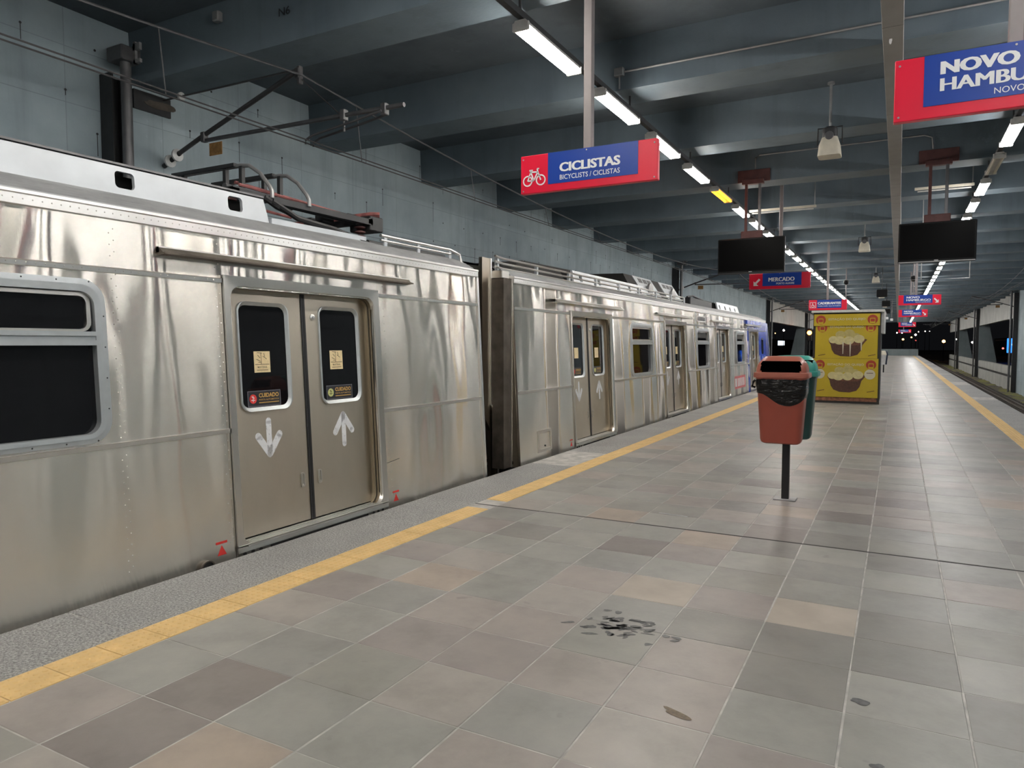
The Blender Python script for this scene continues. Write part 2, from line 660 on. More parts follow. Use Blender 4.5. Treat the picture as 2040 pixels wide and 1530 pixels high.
tb = MB()
NX, NY = 12, 200
for xs, xe in ((PR, XR),):
    b = len(tb.v)
    for j in range(NY + 1):
        for i in range(NX + 1):
            x = xs + (xe - xs) * i / NX
            y = 5 + 150 * j / NY
            hump = 0.10 * math.exp(-((x - 4.1) / 1.0) ** 2)
            tb.v.append((x, y, -1.42 + hump + random.uniform(-.03, .03) + (0.10 * random.random() if x > 5.2 else 0)))
    for j in range(NY):
        for i in range(NX):
            a = b + j * (NX + 1) + i
            tb.f.append((a, a + 1, a + NX + 2, a + NX + 1))
trackbed = struct(tb.build('trackbed', 'ballast', recalc=False), 'mossy ballast trackbed to the right of the platform')
tl = MB().box(XL, PL, YB, 150, -1.5, -1.38)
trackbed_l = struct(tl.build('trackbed', 'ballast'), 'dark ballast trackbed under the train')
slp = MB().box(-1.25, 1.25, -.11, .11, -.06, .06)
sme = slp.mesh('sleeper', 'sleeper')
for k in range(110):
    o = bpy.data.objects.new('sleeper', sme)
    COL.objects.link(o)
    o.parent = trackbed
    o.location = (4.1, 18 + k * 0.62, -1.27)


def rail_profile(x, y0, y1, z):
    m = MB()
    pr = [(-.07, 0), (.07, 0), (.07, .012), (.012, .03), (.012, .11), (.035, .12), (.035, .155), (-.035, .155), (-.035, .12), (-.012, .11), (-.012, .03), (-.07, .012)]
    m.loft([[(x + a, y0, z + b) for a, b in pr], [(x + a, y1, z + b) for a, b in pr]], True, True)
    return m


for x, lb in ((3.35, 'rusty rail nearest the platform on the right-hand track'), (4.85, 'rusty rail beside the mossy verge on the right-hand track')):
    tag(rail_profile(x, 6, 152, -1.22).build('rail', 'rail_steel', at=(x, 6, -1.22)), lb, 'rail')
for x, lb in ((-6.75, 'far rail beneath the train'), (-5.25, 'near rail beneath the train')):
    tag(rail_profile(x, YB, 152, -1.38).build('rail', 'rail_steel', at=(x, YB, -1.38)), lb, 'rail')

# ---- platform
fl = MB()
fl.box(PL + .02, PR - .02, YB, PEND, -0.9, -0.0025)
floor = struct(fl.build('floor', 'grout'), 'platform floor of slate tiles with light grout')
kb = MB().box(PL + .15, PR - .15, YB, PEND, -1.46, -0.88).build('platform_foot', 'under_dark', floor)

# slate tiles
XC = [-3.50 + i * (5.235 / 11) for i in range(12)]
bevel = 0.003


def tile_geo(m, x0, x1, y0, y1, z, th=0.02):
    b = bevel
    m.loft([[(x0, y0, z - th), (x1, y0, z - th), (x1, y1, z - th), (x0, y1, z - th)],
            [(x0, y0, z - b * .5), (x1, y0, z - b * .5), (x1, y1, z - b * .5), (x0, y1, z - b * .5)],
            [(x0 + b, y0 + b, z), (x1 - b, y0 + b, z), (x1 - b, y1 - b, z), (x0 + b, y1 - b, z)]], False, True)


tiles = []
JY = 6.145
rows = []
y = JY - .012
while y > -4:
    rows.append((y - 0.458, y))
    y -= 0.458
y = JY + .012
while y < PEND - .3:
    rows.append((y, y + 0.452))
    y += 0.452
for ci in range(11):
    x0, x1 = XC[ci], XC[ci + 1]
    cut = None
    for (ya, yb) in rows:
        ja = 0 if abs(ya - JY) < .05 else random.Random(int(ya * 100) * 31 + ci).uniform(-.014, .014)
        jb = 0 if abs(yb - JY) < .05 else random.Random(int(round(yb * 100)) * 31 + ci).uniform(-.014, .014)
        gx = random.choice((.0035, .0045, .005, .0025))
        gy = random.choice((.0012, .002, .0035, .004))
        z = random.uniform(-.0008, .0006)
        tiles.append([x0 + gx, x1 - gx, ya + gy, yb - gy, z])
vis = []
for i, (x0, x1, ya, yb, z) in enumerate(tiles):
    d = in_view((x0 + x1) / 2, (ya + yb) / 2, 0, 90)
    if d is not None:
        vis.append((d, i))
vis.sort()
near = set(i for _, i in vis[:298])
unit = MB()
_b = bevel / .46
unit.loft([[(-.5, -.5, -.02), (.5, -.5, -.02), (.5, .5, -.02), (-.5, .5, -.02)],
           [(-.5, -.5, -.0015), (.5, -.5, -.0015), (.5, .5, -.0015), (-.5, .5, -.0015)],
           [(-.5 + _b, -.5 + _b, 0), (.5 - _b, -.5 + _b, 0), (.5 - _b, .5 - _b, 0), (-.5 + _b, .5 - _b, 0)]], False, True)
ume = unit.mesh('paving_tile', 'slate_tile')
rest = MB()
for i, (x0, x1, ya, yb, z) in enumerate(tiles):
    if i in near:
        o = bpy.data.objects.new('paving_tile', ume)
        COL.objects.link(o)
        o.parent = floor
        o.location = ((x0 + x1) / 2, (ya + yb) / 2, z)
        o.scale = (x1 - x0, yb - ya, 1)
        o.rotation_euler = (random.uniform(-.0012, .0012), random.uniform(-.0012, .0012), 0)
        for tx_, ty_ in ((-.30, 4.72), (-1.25, 4.62)):
            if x0 < tx_ < x1 and ya < ty_ < yb:
                o.material_slots[0].link = 'OBJECT'
                o.material_slots[0].material = M['tile_tan']
    else:
        tile_geo(rest, x0, x1, ya, yb, z)
o = rest.build('paving_tiles_far', 'slate_tile', floor, recalc=False)
o['kind'] = 'stuff'
MB().box(-3.75, 1.73, JY - .012, JY + .012, -.03, -.0012).build('expansion_joint', 'joint_dark', floor)

# tactile tiles
dome = MB()
dome.loft([[(-.125, -.125, -.02), (.125, -.125, -.02), (.125, .125, -.02), (-.125, .125, -.02)],
           [(-.1235, -.1235, .002), (.1235, -.1235, .002), (.1235, .1235, .002), (-.1235, .1235, .002)]], False, True)
for i in range(5):
    for j in range(6):
        cx, cy = -.125 + .25 * (i + .5) / 5, -.125 + .25 * (j + .5) / 6
        dome.loft([[(cx + r * math.cos(k * math.pi / 3), cy + r * math.sin(k * math.pi / 3), h) for k in range(6)] for r, h in ((.0155, .0015), (.009, .0062))], False, True)
dme = dome.mesh('tactile_tile', 'tactile_yellow')
flat_strip = MB()


def tact(xc, y0, y1, nmax):
    k = 0
    y = y0
    L = 0.2685 if xc < 0 else 0.25
    while y + L < y1:
        if k < nmax:
            o = bpy.data.objects.new('tactile_tile', dme)
            COL.objects.link(o)
            o.parent = floor
            o.location = (xc + random.uniform(-.002, .002), y + L / 2, random.uniform(0, .0015))
            o.scale = (.98, (L - .004) / .25, 1)
        else:
            flat_strip.box(xc - .123, xc + .123, y, y + L - .004, -.02, .004)
        y += L
        k += 1


tact(-3.625, 0.612, 6.07, 40)
tact(-3.622, 6.36, PEND - 1, 120)
tact(1.865, -1.0, PEND - 1, 158)
o = flat_strip.build('tactile_tiles_far', 'tactile_yellow', floor, recalc=False)
o['kind'] = 'stuff'
MB().box(-3.75, -3.5, 6.16, 6.36, -.02, -.003).build('mortar_patch', 'grout', floor)

# granite edge slabs
ysl = []
y = -5.0
while y < PEND - 1.3:
    ysl.append((y, y + 1.24))
    y += 1.24
g1 = MB().cbox(-.315, .315, -.6192, .6192, -.10, 0.0, .004)
gme = g1.mesh('edge_slab', 'granite')
for xc, yl in ((PL + .315, ysl), (PR - .315, ysl)):
    for a, b_ in yl:
        o = bpy.data.objects.new('edge_slab', gme)
        COL.objects.link(o)
        o.parent = floor
        o.location = (xc, (a + b_) / 2, random.uniform(-.003, .001))
MB().box(1.73, 1.74, YB, PEND, -.02, -.002).box(1.99, 2.0, YB, PEND, -.02, -.002).build('strip_joint', 'grout', floor)

# stains on the floor


def blob(cx, cy, rx, ry, n=26, amp=.35, seed=1, rot=0.0):
    rd = random.Random(seed)
    ph = [(rd.uniform(0, 6.28), rd.uniform(.2, 1.0) * amp / k) for k in range(1, 7)]
    pts = []
    for k in range(n):
        a = 2 * math.pi * k / n
        r = 1 + sum(am * math.sin((i + 1) * a + p) for i, (p, am) in enumerate(ph))
        u, v = rx * r * math.cos(a), ry * r * math.sin(a)
        pts.append((cx + u * math.cos(rot) - v * math.sin(rot), cy + u * math.sin(rot) + v * math.cos(rot)))
    return pts


flat = lambda u, v, t: (u, v, t)
st = MB()
rd = random.Random(5)
for k in range(60):
    st.plate([blob(-1.36 + rd.gauss(0, .13), 3.83 + rd.gauss(0, .075), rd.uniform(.008, .045), rd.uniform(.006, .022), 12, .5, k + 10, rd.uniform(-.4, .9))], flat, .0012, .0018)
st.build('stain', 'stain_dark', floor, recalc=False)
st = MB()
for cx, cy, rx, ry, sd in ((-.12, 3.52, .035, .03, 3), (.30, 3.02, .05, .045, 4), (-.02, 3.0, .03, .02, 5), (.10, 2.96, .05, .018, 9), (.24, 2.95, .05, .02, 7)):
    st.plate([blob(cx, cy, rx, ry, 22, .5, sd)], flat, .0012, .0016)
st.build('stain', 'stain_dark', floor, recalc=False)
st = MB().plate([blob(-.83, 3.02, .07, .022, 24, .5, 21, -.3)], flat, .0012, .0016)
st.build('stain', 'stain_brown', floor, recalc=False)
tag(MB().plate([stroke((-1.98, 6.62), (-1.70, 6.60), .012)], flat, .0012, .004).build('litter_strip', 'alu_white', at=(-1.85, 6.6, 0)), 'thin pale blue strip of litter lying on the slate tiles', 'litter')
# parapet at the far end of the platform
struct(MB().box(-2.3, 2.45, PEND - .2, PEND, -.2, .92).build('wall_end', 'column_paint'), 'low grey-blue parapet at the far end of the platform')

# ---- ceiling and beams
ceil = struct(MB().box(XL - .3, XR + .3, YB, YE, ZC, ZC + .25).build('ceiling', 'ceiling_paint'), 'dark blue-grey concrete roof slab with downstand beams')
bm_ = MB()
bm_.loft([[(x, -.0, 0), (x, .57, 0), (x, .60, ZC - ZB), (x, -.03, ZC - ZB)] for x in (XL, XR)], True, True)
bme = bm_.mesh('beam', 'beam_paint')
k = -5
while 2.6 + 3 * k < YE - .6:
    o = bpy.data.objects.new('beam', bme)
    COL.objects.link(o)
    o.parent = ceil
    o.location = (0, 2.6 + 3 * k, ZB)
    k += 1

# ---- side walls
for side, xw, so in (('left', XL, -1), ('right', XR, 1)):
    lbl = 'grey-green board-marked concrete wall behind the train' if side == 'left' else 'concrete wall along the right-hand track, unseen near stretch assumed closed to keep light in'
    x0, x1 = sorted((xw, xw + so * .3))
    wm = struct(MB().box(x0, x1, YB, 52.9, -1.5, ZC).build('wall_' + side, 'wall_paint'), lbl)  # right side: unseen near stretch assumed closed to keep light in
    for kk in range(3):
        ya, yb = 53.4 + 24 * kk, 53.4 + 24 * (kk + 1)
        yb = min(yb, YE)
        a, b_ = sorted((xw, xw + so * .25))
        MB().box(a, b_, ya + .3, yb - .1, 3.28, ZC).build('spandrel_panel', 'panel_white', wm)
        MB().box(a, b_, ya, yb, -1.5, -.55).box(a, b_, ya, yb, -.38, .10).build('low_wall', 'low_wall', wm)
        MB().box(a - (.03 if so < 0 else -.02), b_ - .02 + (0 if so < 0 else .05), ya, yb, .10, .17).build('coping', 'low_wall', wm)
        a2, b2 = sorted((xw + so * .06, xw + so * .2))
        MB().box(a2, b2, ya, yb, -.56, -.37).build('wall_slot', 'under_dark', wm)
    for kk in range(4 if side == 'left' else 4):
        yc = 53.15 + 24 * kk
        if yc > YE + 6:
            continue
        m = MB()
        pr = [(0, -1.5), (so * 1.45, -1.5), (so * 1.35, .2), (so * .75, 3.3), (so * .45, ZC), (0, ZC)]
        m.loft([[(xw + a, yy, b_) for a, b_ in pr] for yy in (yc - .25, yc + .25)], True, True)
        m.build('buttress', 'column_paint', wm)
    # tie holes
    if side == 'left':
        m = MB()
        for i in range(66):
            for q, zz in enumerate((3.35, 3.72, 4.10, 4.45, 5.05)):
                if random.random() < .35:
                    continue
                yy = -1 + i * .8 + (.2 if q % 2 else .55)
                z_ = zz + random.uniform(-.03, .03)
                m.lathe([(.014, 0), (.014, .004)], (xw, yy, z_), 8, 'x')
                if random.random() < .6:
                    m.box(xw, xw + .002, yy - .004, yy + .004, z_ - random.uniform(.05, .38), z_)
        m.box(xw, xw + .003, YB + .2, 52, 3.20, 3.208).box(xw, xw + .003, YB + .2, 52, 3.52, 3.526)
        o = m.build('tie_holes', 'dark_metal', wm)
        o['kind'] = 'stuff'
struct(MB().box(XL - .3, XR + .3, YB - .3, YB, -1.5, ZC).build('wall_back', 'wall_paint'), 'unseen concrete wall added behind the viewer for the light')  # station runs on here; wall added out of view for the light

# wall-mounted dark plate by the mast
wp = empty('notice_plate', (XL + .02, 5.85, 4.5), 'small dark weathered plate on the wall beside the black mast', 'plate')
MB().plate([rect(5.60, 6.10, 4.50, 4.73)], lambda u, v, t: (XL + .004 + t, u, v), 0, .03).build('plate_frame', 'dark_metal', wp)
MB().plate([blob(5.86, 4.61, .19, .05, 24, .5, 8)], lambda u, v, t: (XL + .004 + t, u, v), .03, .034).build('plate_print', 'grime_metal', wp)

# ---- cable duct on the soffit
dct = empty('cable_duct', (-.13, 0, ZB), 'flat grey-brown cable duct running along the ceiling under the beams', 'duct')
y = YB
while y < YE - 1:
    L = 3.0
    MB().cbox(-.225, -.035, y + .004, y + L - .004, ZB - .075, ZB - .002, .006).build('duct_section', 'duct_grey', dct)
    y += L

MB().text('N6', 0, 0, .16, .085, lambda u, v, t: (-5.78 + u, 5.565 - t, 5.03 + v), .003).build('painted_mark', 'dark_metal', ceil, recalc=False)
# conduits on beam faces
for yb, xa, xb, zz, lb in ((8.6, -3.05, 2.4, 4.97, 'thin conduit clipped to the beam above the CICLISTAS sign'),
                           (2.6, -6.0, 4.0, 5.0, 'thin conduit clipped to the nearest overhead beam')):
    c = empty('conduit', (xa, yb - .05, zz), lb, 'conduit')
    MB().tube([(xa, yb - .045, zz), (xb, yb - .045, zz)], .014, 8).build('pipe', 'galv', c, True)
    MB().cbox(xa - .13, xa - .01, yb - .09, yb - .02, zz - .05, zz + .05, .008).tube([(xa - .07, yb - .05, zz), (xa - .07, yb - .05, zz - .2)], .012).build('junction_box', 'galv', c)
o = MB().tube([(-2.52, 14.53, 5.0), (-2.52, 14.53, 5.2), (-2.45, 14.53, 5.25), (.30, 14.53, 5.25), (.42, 14.53, 5.2), (.44, 14.53, 5.0)], .014, 8).build('conduit', 'galv', at=(-1, 14.53, 5.2), smooth=True)
tag(o, 'thin conduit looping between the brackets of the two screens', 'conduit')

cf = empty('conduit_frame', (0.5, 20.0, 3.4), 'thin hanging conduit frame beyond the right screen', 'conduit')
MB().tube([(-.03, 20, topz(20) - .002), (-.03, 20, 3.18), (1.43, 20, 3.18), (1.43, 20, topz(20) - .002)], .014, 6).build('pipe', 'galv', cf)
MB().tube([(.44, 20, 3.18), (.44, 20, topz(20) - .002)], .012, 6).build('hanger', 'galv', cf)
sc_ = MB().plate([blob(-.15, 4.66, .012, .035, 14, .5, 2)], lambda u, v, t: (u, 8.3 + t, v), 0, .002).build('plastic_scrap', 'white_paint', at=(-.16, 8.3, 4.6))
tag(sc_, 'small white scrap of plastic hanging from the ceiling duct', 'scrap')
MB().cbox(-6.72, -6.62, 5.49, 5.565, 5.15, 5.26, .012).build('wall_clip', 'galv', ceil)
# ================================================================== ceiling battens
ZL = 4.52


BL = 1.24
BPR = [(-.074, -.012), (-.052, .032), (.052, .032), (.074, -.012), (.070, -.015), (.03, .002), (-.03, .002), (-.070, -.015)]


def batten_proto(tube_mat):
    r = []
    body = MB().loft([[(a, yy, b_) for a, b_ in BPR] for yy in (0, BL)], True, True)
    r.append(('housing', body.mesh('batten_housing', 'lamp_body')))
    for yy in (.0, BL - .03):
        caps = MB().cbox(-.085, .085, yy, yy + .03, -.062, .014, .006)
        r.append(('end_cap', caps.mesh('batten_cap', 'lamp_body')))
    for x in (-.052, .052):
        t = MB().tube([(x, .03, -.042), (x, BL - .03, -.042)], .021, 8)
        r.append(('tube', t.mesh('batten_tube', tube_mat)))
    for yy in (.2, BL - .23):
        hg = MB().box(-.03, .03, yy, yy + .03, .028, .044)
        r.append(('clip', hg.mesh('batten_clip', 'tray')))
    return r


PROT = {k: batten_proto(k) for k in ('lamp_glow', 'lamp_glow_cool', 'lamp_orange', 'cream')}


def one_mesh(tm):
    me = MB()
    nf = []
    me.loft([[(a, yy, b_) for a, b_ in BPR] for yy in (0, BL)], True, True)
    n0 = len(me.f)
    for x in (-.052, .052):
        me.tube([(x, .03, -.042), (x, BL - .03, -.042)], .021, 6)
    m = me.mesh('batten', ['lamp_body', tm])
    for i, p in enumerate(m.polygons):
        p.material_index = 0 if i < n0 else 1
    return m


FAR = {k: one_mesh(k) for k in ('lamp_glow', 'lamp_glow_cool')}
ORD = 'first second third fourth fifth sixth seventh eighth ninth tenth eleventh twelfth thirteenth fourteenth fifteenth sixteenth seventeenth eighteenth nineteenth twentieth'.split()


def batten(x, y, kind, label, far):
    if far:
        o = bpy.data.objects.new('fluorescent_batten', FAR[kind])
        COL.objects.link(o)
        o.location = (x, y, ZL)
        return o
    o = bpy.data.objects.new('fluorescent_batten', None)
    COL.objects.link(o)
    o.location = (x, y, ZL)
    for nm, me in PROT[kind]:
        c = bpy.data.objects.new(nm, me)
        COL.objects.link(c)
        c.parent = o
    return o


PER = 1.935
for side, x, ph, kind in (('left', -3.09, 5.86, 'lamp_glow'), ('right', 1.285, 11.35, 'lamp_glow_cool')):
    y = ph
    while y - PER > YB + .5:
        y -= PER
    n = 0
    while y + BL < YE - .3:
        i = round((y - ph) / PER)
        far = y > 44
        kk = kind
        if side == 'left' and i == 4:
            kk = 'lamp_orange'
        if side == 'right' and i == 1:
            kk = 'cream'
        o = batten(x, y, kk, None, far and kk in FAR)
        rowname = 'row over the train side of the platform' if side == 'left' else 'row over the right-hand side of the platform'
        if kk == 'lamp_orange':
            lb = 'failing fluorescent batten glowing orange among the white ones'
        elif kk == 'cream':
            lb = 'unlit fluorescent batten in the right-hand row above the right screen'
        elif 0 <= i < 20:
            lb = 'white twin-tube batten, %s visible in the %s' % (ORD[i], rowname)
        elif i < 0:
            lb = 'white twin-tube batten behind the viewer in the %s' % rowname
        else:
            lb = 'distant white batten beyond the twentieth in the %s' % rowname
        tag(o, lb, 'light', 'battens in the ' + rowname)
        y += PER
    tray = MB().box(x - .03, x + .03, YB + .2, YE - .2, ZL + .045, ZL + .105)
    yy = YB + .2
    tr = empty('cable_tray', (x, 0, ZL), 'dark steel channel carrying the %s row of ceiling lights' % side, 'cable tray')
    tray.build('channel', 'tray', tr)
    hm = MB()
    k = -4
    while 2.6 + 3 * k < YE - 1:
        hm.box(x - .01, x + .01, 2.85 + 3 * k, 2.87 + 3 * k, ZL + .1, ZB)
        k += 1
    o = hm.build('hangers', 'tray', tr)
    o['kind'] = 'stuff'

# ================================================================== signs
def arrow_polys(cx, cy, s, dx):
    # diagonal down arrow, dx=-1 left, +1 right
    p = []
    p.append(stroke((cx - dx * s * .45, cy + s * .5), (cx + dx * s * .2, cy - s * .18), s * .3))
    tip = (cx + dx * s * .45, cy - s * .5)
    p.append([tip, (cx + dx * s * .45, cy + s * .22), (cx + dx * s * .17, cy - s * .05), (cx + dx * s * .17, cy - s * .22), (cx, cy - s * .22), (cx - dx * s * .27, cy - s * .5)])
    return p


def bike_polys(x, y, s):
    out = []
    for cx in (x - .27 * s, x + .27 * s):
        out.append([circ(cx, y - .1 * s, .2 * s, 22), circ(cx, y - .1 * s, .155 * s, 22)])
    wd = .05 * s
    A, B, Cc, D, Ee = (x - .27 * s, y - .1 * s), (x - .14 * s, y + .22 * s), (x + .15 * s, y + .2 * s), (x + .27 * s, y - .1 * s), (x - .02 * s, y - .1 * s)
    for p, q in ((A, B), (B, Cc), (Cc, D), (A, Ee), (Ee, B), (Ee, Cc), ((x - .2 * s, y + .28 * s), (x - .06 * s, y + .28 * s)), (B, (x - .14 * s, y + .28 * s)),
                 (Cc, (x + .12 * s, y + .32 * s)), ((x + .12 * s, y + .32 * s), (x + .2 * s, y + .32 * s))):
        out.append([stroke(p, q, wd)])
    return out


def chair_polys(x, y, s):
    out = [[rect(x - .5 * s, x + .5 * s, y - .5 * s, y + .5 * s), rect(x - .43 * s, x + .43 * s, y - .43 * s, y + .43 * s)]]
    out.append([circ(x - .05 * s, y + .3 * s, .07 * s, 12)])
    out.append([stroke((x - .05 * s, y + .22 * s), (x - .03 * s, y - .05 * s), .09 * s)])
    out.append([stroke((x - .03 * s, y - .05 * s), (x + .2 * s, y - .05 * s), .08 * s)])
    out.append([stroke((x + .2 * s, y - .05 * s), (x + .28 * s, y - .3 * s), .08 * s)])
    out.append([circ(x - .02 * s, y - .15 * s, .24 * s, 18), circ(x - .02 * s, y - .15 * s, .17 * s, 18)])
    return out


def hanging_sign(name, x0, y, z0, wd, ht, kind, label, polex, detail=True):
    t = empty(name, (x0 + wd / 2, y, z0), label, 'sign', 'hanging platform signs')
    fn = front(x0, y, z0)
    MB().cbox(x0, x0 + wd, y, y + .05, z0, z0 + ht, .004).build('sign_panel', 'sign_red', t)
    if kind == 'nh':
        bx0, bx1 = wd * .125, wd * .80
    elif kind == 'cad':
        bx0, bx1 = wd * .22, wd * .86
    elif kind == 'merc':
        bx0, bx1 = wd * .225, wd * .86
    else:
        bx0, bx1 = wd * .215, wd * .868
    by0 = ht * .19
    f = MB().plate([rect(bx0, bx1, by0, ht - .001)], fn, 0, .003).build('blue_field', 'sign_blue', t)
    tx = MB()
    bw = bx1 - bx0
    if kind == 'cic':
        tx.text('CICLISTAS', bx0 + bw * .14, ht * .47, bw * .67, ht * .235, fn, .005, .0035)
        tx.text('BICYCLISTS / CICLISTAS', bx0 + bw * .14, ht * .27, bw * .67, ht * .125, fn, .005)
    elif kind == 'nh':
        tx.text('NOVO', bx0 + bw * .105, ht * .665, bw * .45, ht * .205, fn, .005, .005)
        tx.text('HAMBURGO', bx0 + bw * .105, ht * .40, bw * .83, ht * .205, fn, .005, .005)
        tx.text('NOVO HAMBURGO', bx0 + bw * .42, ht * .245, bw * .52, ht * .095, fn, .005)
    elif kind == 'merc':
        tx.text('MERCADO', bx0 + bw * .16, ht * .47, bw * .66, ht * .25, fn, .005, .005)
        tx.text('PORTO ALEGRE', bx0 + bw * .36, ht * .27, bw * .46, ht * .12, fn, .005)
    else:
        tx.text('CADEIRANTES', bx0 + bw * .03, ht * .55, bw * .94, ht * .24, fn, .005, .005)
        tx.text('WHEELCHAIRS / SILLA DE RUEDAS', bx0 + bw * .03, ht * .34, bw * .94, ht * .11, fn, .005)
    tx.build('lettering', 'sign_white', t, recalc=False)
    ic = MB()
    if kind == 'cic':
        for lp in bike_polys(wd * .108, ht * .40, wd * .19):
            ic.plate(lp, fn, .002, .004)
    elif kind == 'nh':
        for p in arrow_polys(wd * .89, ht * .42, ht * .42, 1):
            ic.plate([p], fn, .002, .004)
    elif kind == 'merc':
        for p in arrow_polys(wd * .125, ht * .43, ht * .42, -1):
            ic.plate([p], fn, .002, .004)
    else:
        for lp in chair_polys(wd * .11, ht * .5, ht * .55):
            ic.plate(lp, fn, .002, .004)
    ic.build('pictogram', 'sign_white', t)
    if detail:
        for u, v in ((.025, .07), (.025, .9), (wd - .025, .07), (wd - .025, .9), (polex - x0, .95)):
            MB().lathe([(.006, 0), (.006, .003), (.003, .005)], (x0 + u, y - .005, z0 + v * ht), 8, 'y').build('screw', 'galv', t)
    MB().cbox(polex - .034, polex + .034, y + .01, y + .07, z0 + ht - .12, topz(y + .04) - .002, .005).build('pole', 'pole_paint', t)
    return t


hanging_sign('hanging_sign', -2.76, 5.25, 2.845, 1.15, .305, 'cic', 'red and blue hanging sign reading CICLISTAS with bicycle pictogram', -2.18)
hanging_sign('hanging_sign', -.06, 4.70, 2.885, 1.17, .345, 'nh', 'nearest red and blue hanging sign reading NOVO HAMBURGO, cut by right edge', .51)
hanging_sign('hanging_sign', -2.86, 16.0, 2.79, 1.22, .33, 'merc', 'red and blue hanging sign reading MERCADO with white diagonal arrow', -2.24)
hanging_sign('hanging_sign', -2.54, 24.5, 2.69, 1.10, .32, 'cad', 'hanging sign reading CADEIRANTES above the yellow kiosk', -2.0, False)
hanging_sign('hanging_sign', -.04, 24.5, 2.78, 1.11, .30, 'nh', 'second hanging sign reading NOVO HAMBURGO, beyond the right screen', .42, False)
hanging_sign('hanging_sign', -.04, 36.0, 2.81, 1.12, .32, 'nh', 'third hanging sign reading NOVO HAMBURGO along the platform', .42, False)
hanging_sign('hanging_sign', -.04, 60.0, 2.88, 1.12, .34, 'nh', 'fourth, distant hanging sign reading NOVO HAMBURGO', .42, False)
hanging_sign('hanging_sign', -.04, 84.0, 2.78, 1.14, .34, 'nh', 'fifth and farthest hanging sign reading NOVO HAMBURGO', .42, False)

# ================================================================== hanging screens
for x0, x1, z0, z1, lb, side in ((-3.17, -1.93, 2.98, 3.66, 'large dark screen hanging from the ceiling on the train side', -1),
                                 (-.05, 1.11, 3.03, 3.72, 'large dark screen hanging from the ceiling on the right side', 1)):
    yt = 14.35
    xm = (x0 + x1) / 2
    t = empty('hanging_screen', (xm, yt, z0), lb, 'screen', 'screens hanging over the platform')
    MB().cbox(x0, x1, yt, yt + .09, z0, z1, .012).build('casing', 'black_plastic', t)
    MB().plate([rect(x0 + .025, x1 - .025, z0 + .055, z1 - .025)], lambda u, v, tt: (u, yt - tt, v), 0, .003).build('display', 'screen', t)
    MB().plate([rect(x0 + .01, x1 - .01, z0 + .006, z0 + .022)], lambda u, v, tt: (u, yt - tt, v), 0, .006).build('bottom_trim', 'galv' if side > 0 else 'dark_metal', t)
    MB().plate([rect(xm - .03, xm + .03, z0 + .028, z0 + .042)], lambda u, v, tt: (u, yt - tt, v), 0, .004).build('badge', 'galv', t)
    pxs = (xm - .12, xm + .13)
    for q in pxs:
        MB().cbox(q - .025, q + .025, yt + .1, yt + .15, z0 + .1, 4.8, .005).build('support_pole', 'maroon' if q < xm else 'tube_grey', t)
    MB().cbox(xm - .3, xm + .3, yt + .18, yt + .235, 4.76, 4.99, .005).cbox(xm - .2, xm + .2, yt + .08, yt + .2, 4.70, 4.79, .005).build('mounting_plate', 'maroon', t)
    MB().cbox(xm - .2, xm + .2, yt + .06, yt + .14, z1 - .3, z1 + .14, .01).build('bracket', 'maroon', t)
# dead strip lights slung beside the screens
for xa, xb, za, lb in ((-2.95, -1.6, 4.50, 'bare unlit strip fitting slung below the beam by the left screen'), (.20, 1.20, 4.66, 'bare unlit strip fitting slung below the beam by the right screen')):
    t = empty('strip_fitting', ((xa + xb) / 2, 16.4, za), lb, 'light fitting')
    MB().cbox(xa, xb, 16.38, 16.43, za, za + .05, .006).build('batten_body', 'cream', t)
    MB().tube([(xa + .05, 16.4, za - .03), (xb - .05, 16.4, za - .03)], .013).build('tube', 'lamp_body', t)
    MB().box(xb - .04, xb - .02, 16.395, 16.41, za, ZC).build('hanger', 'galv', t)

# ================================================================== floodlights, speakers, cameras
fp = []


def flood(y, label):
    x = -.95
    t = empty('pendant_floodlight', (x, y, 4.32), label, 'lamp', 'pendant floodlights on the centre line')
    def lp(h, wx, r):
        return [(x + a, y + b_, 4.32 + h) for a, b_ in rrect(-wx, wx, -wx, wx, r, 4)]
    MB().loft([lp(.0, .150, .05), lp(.005, .155, .055), lp(.16, .140, .06), lp(.27, .105, .06), lp(.275, .08, .05)], True, True).build('shade', 'cream', t, True)
    MB().loft([lp(.265, .085, .05), lp(.30, .10, .05), lp(.40, .095, .05), lp(.43, .05, .03)], True, True).build('housing', 'dark_metal', t, True)
    MB().tube([(x - .165, y, 4.50), (x - .16, y, 4.74), (x + .16, y, 4.74), (x + .165, y, 4.50)], .012, 6).build('yoke', 'dark_metal', t)
    MB().lathe([(.055, 0), (.06, .01), (.05, .03)], (x, y - .135, 4.60), 12, 'y').build('front_cap', 'tube_grey', t, True)
    MB().tube([(x, y, 4.74), (x, y, ZC)], .02, 8).lathe([(.05, 0), (.05, .03)], (x, y, ZC - .03), 10).build('stem', 'galv', t, True)


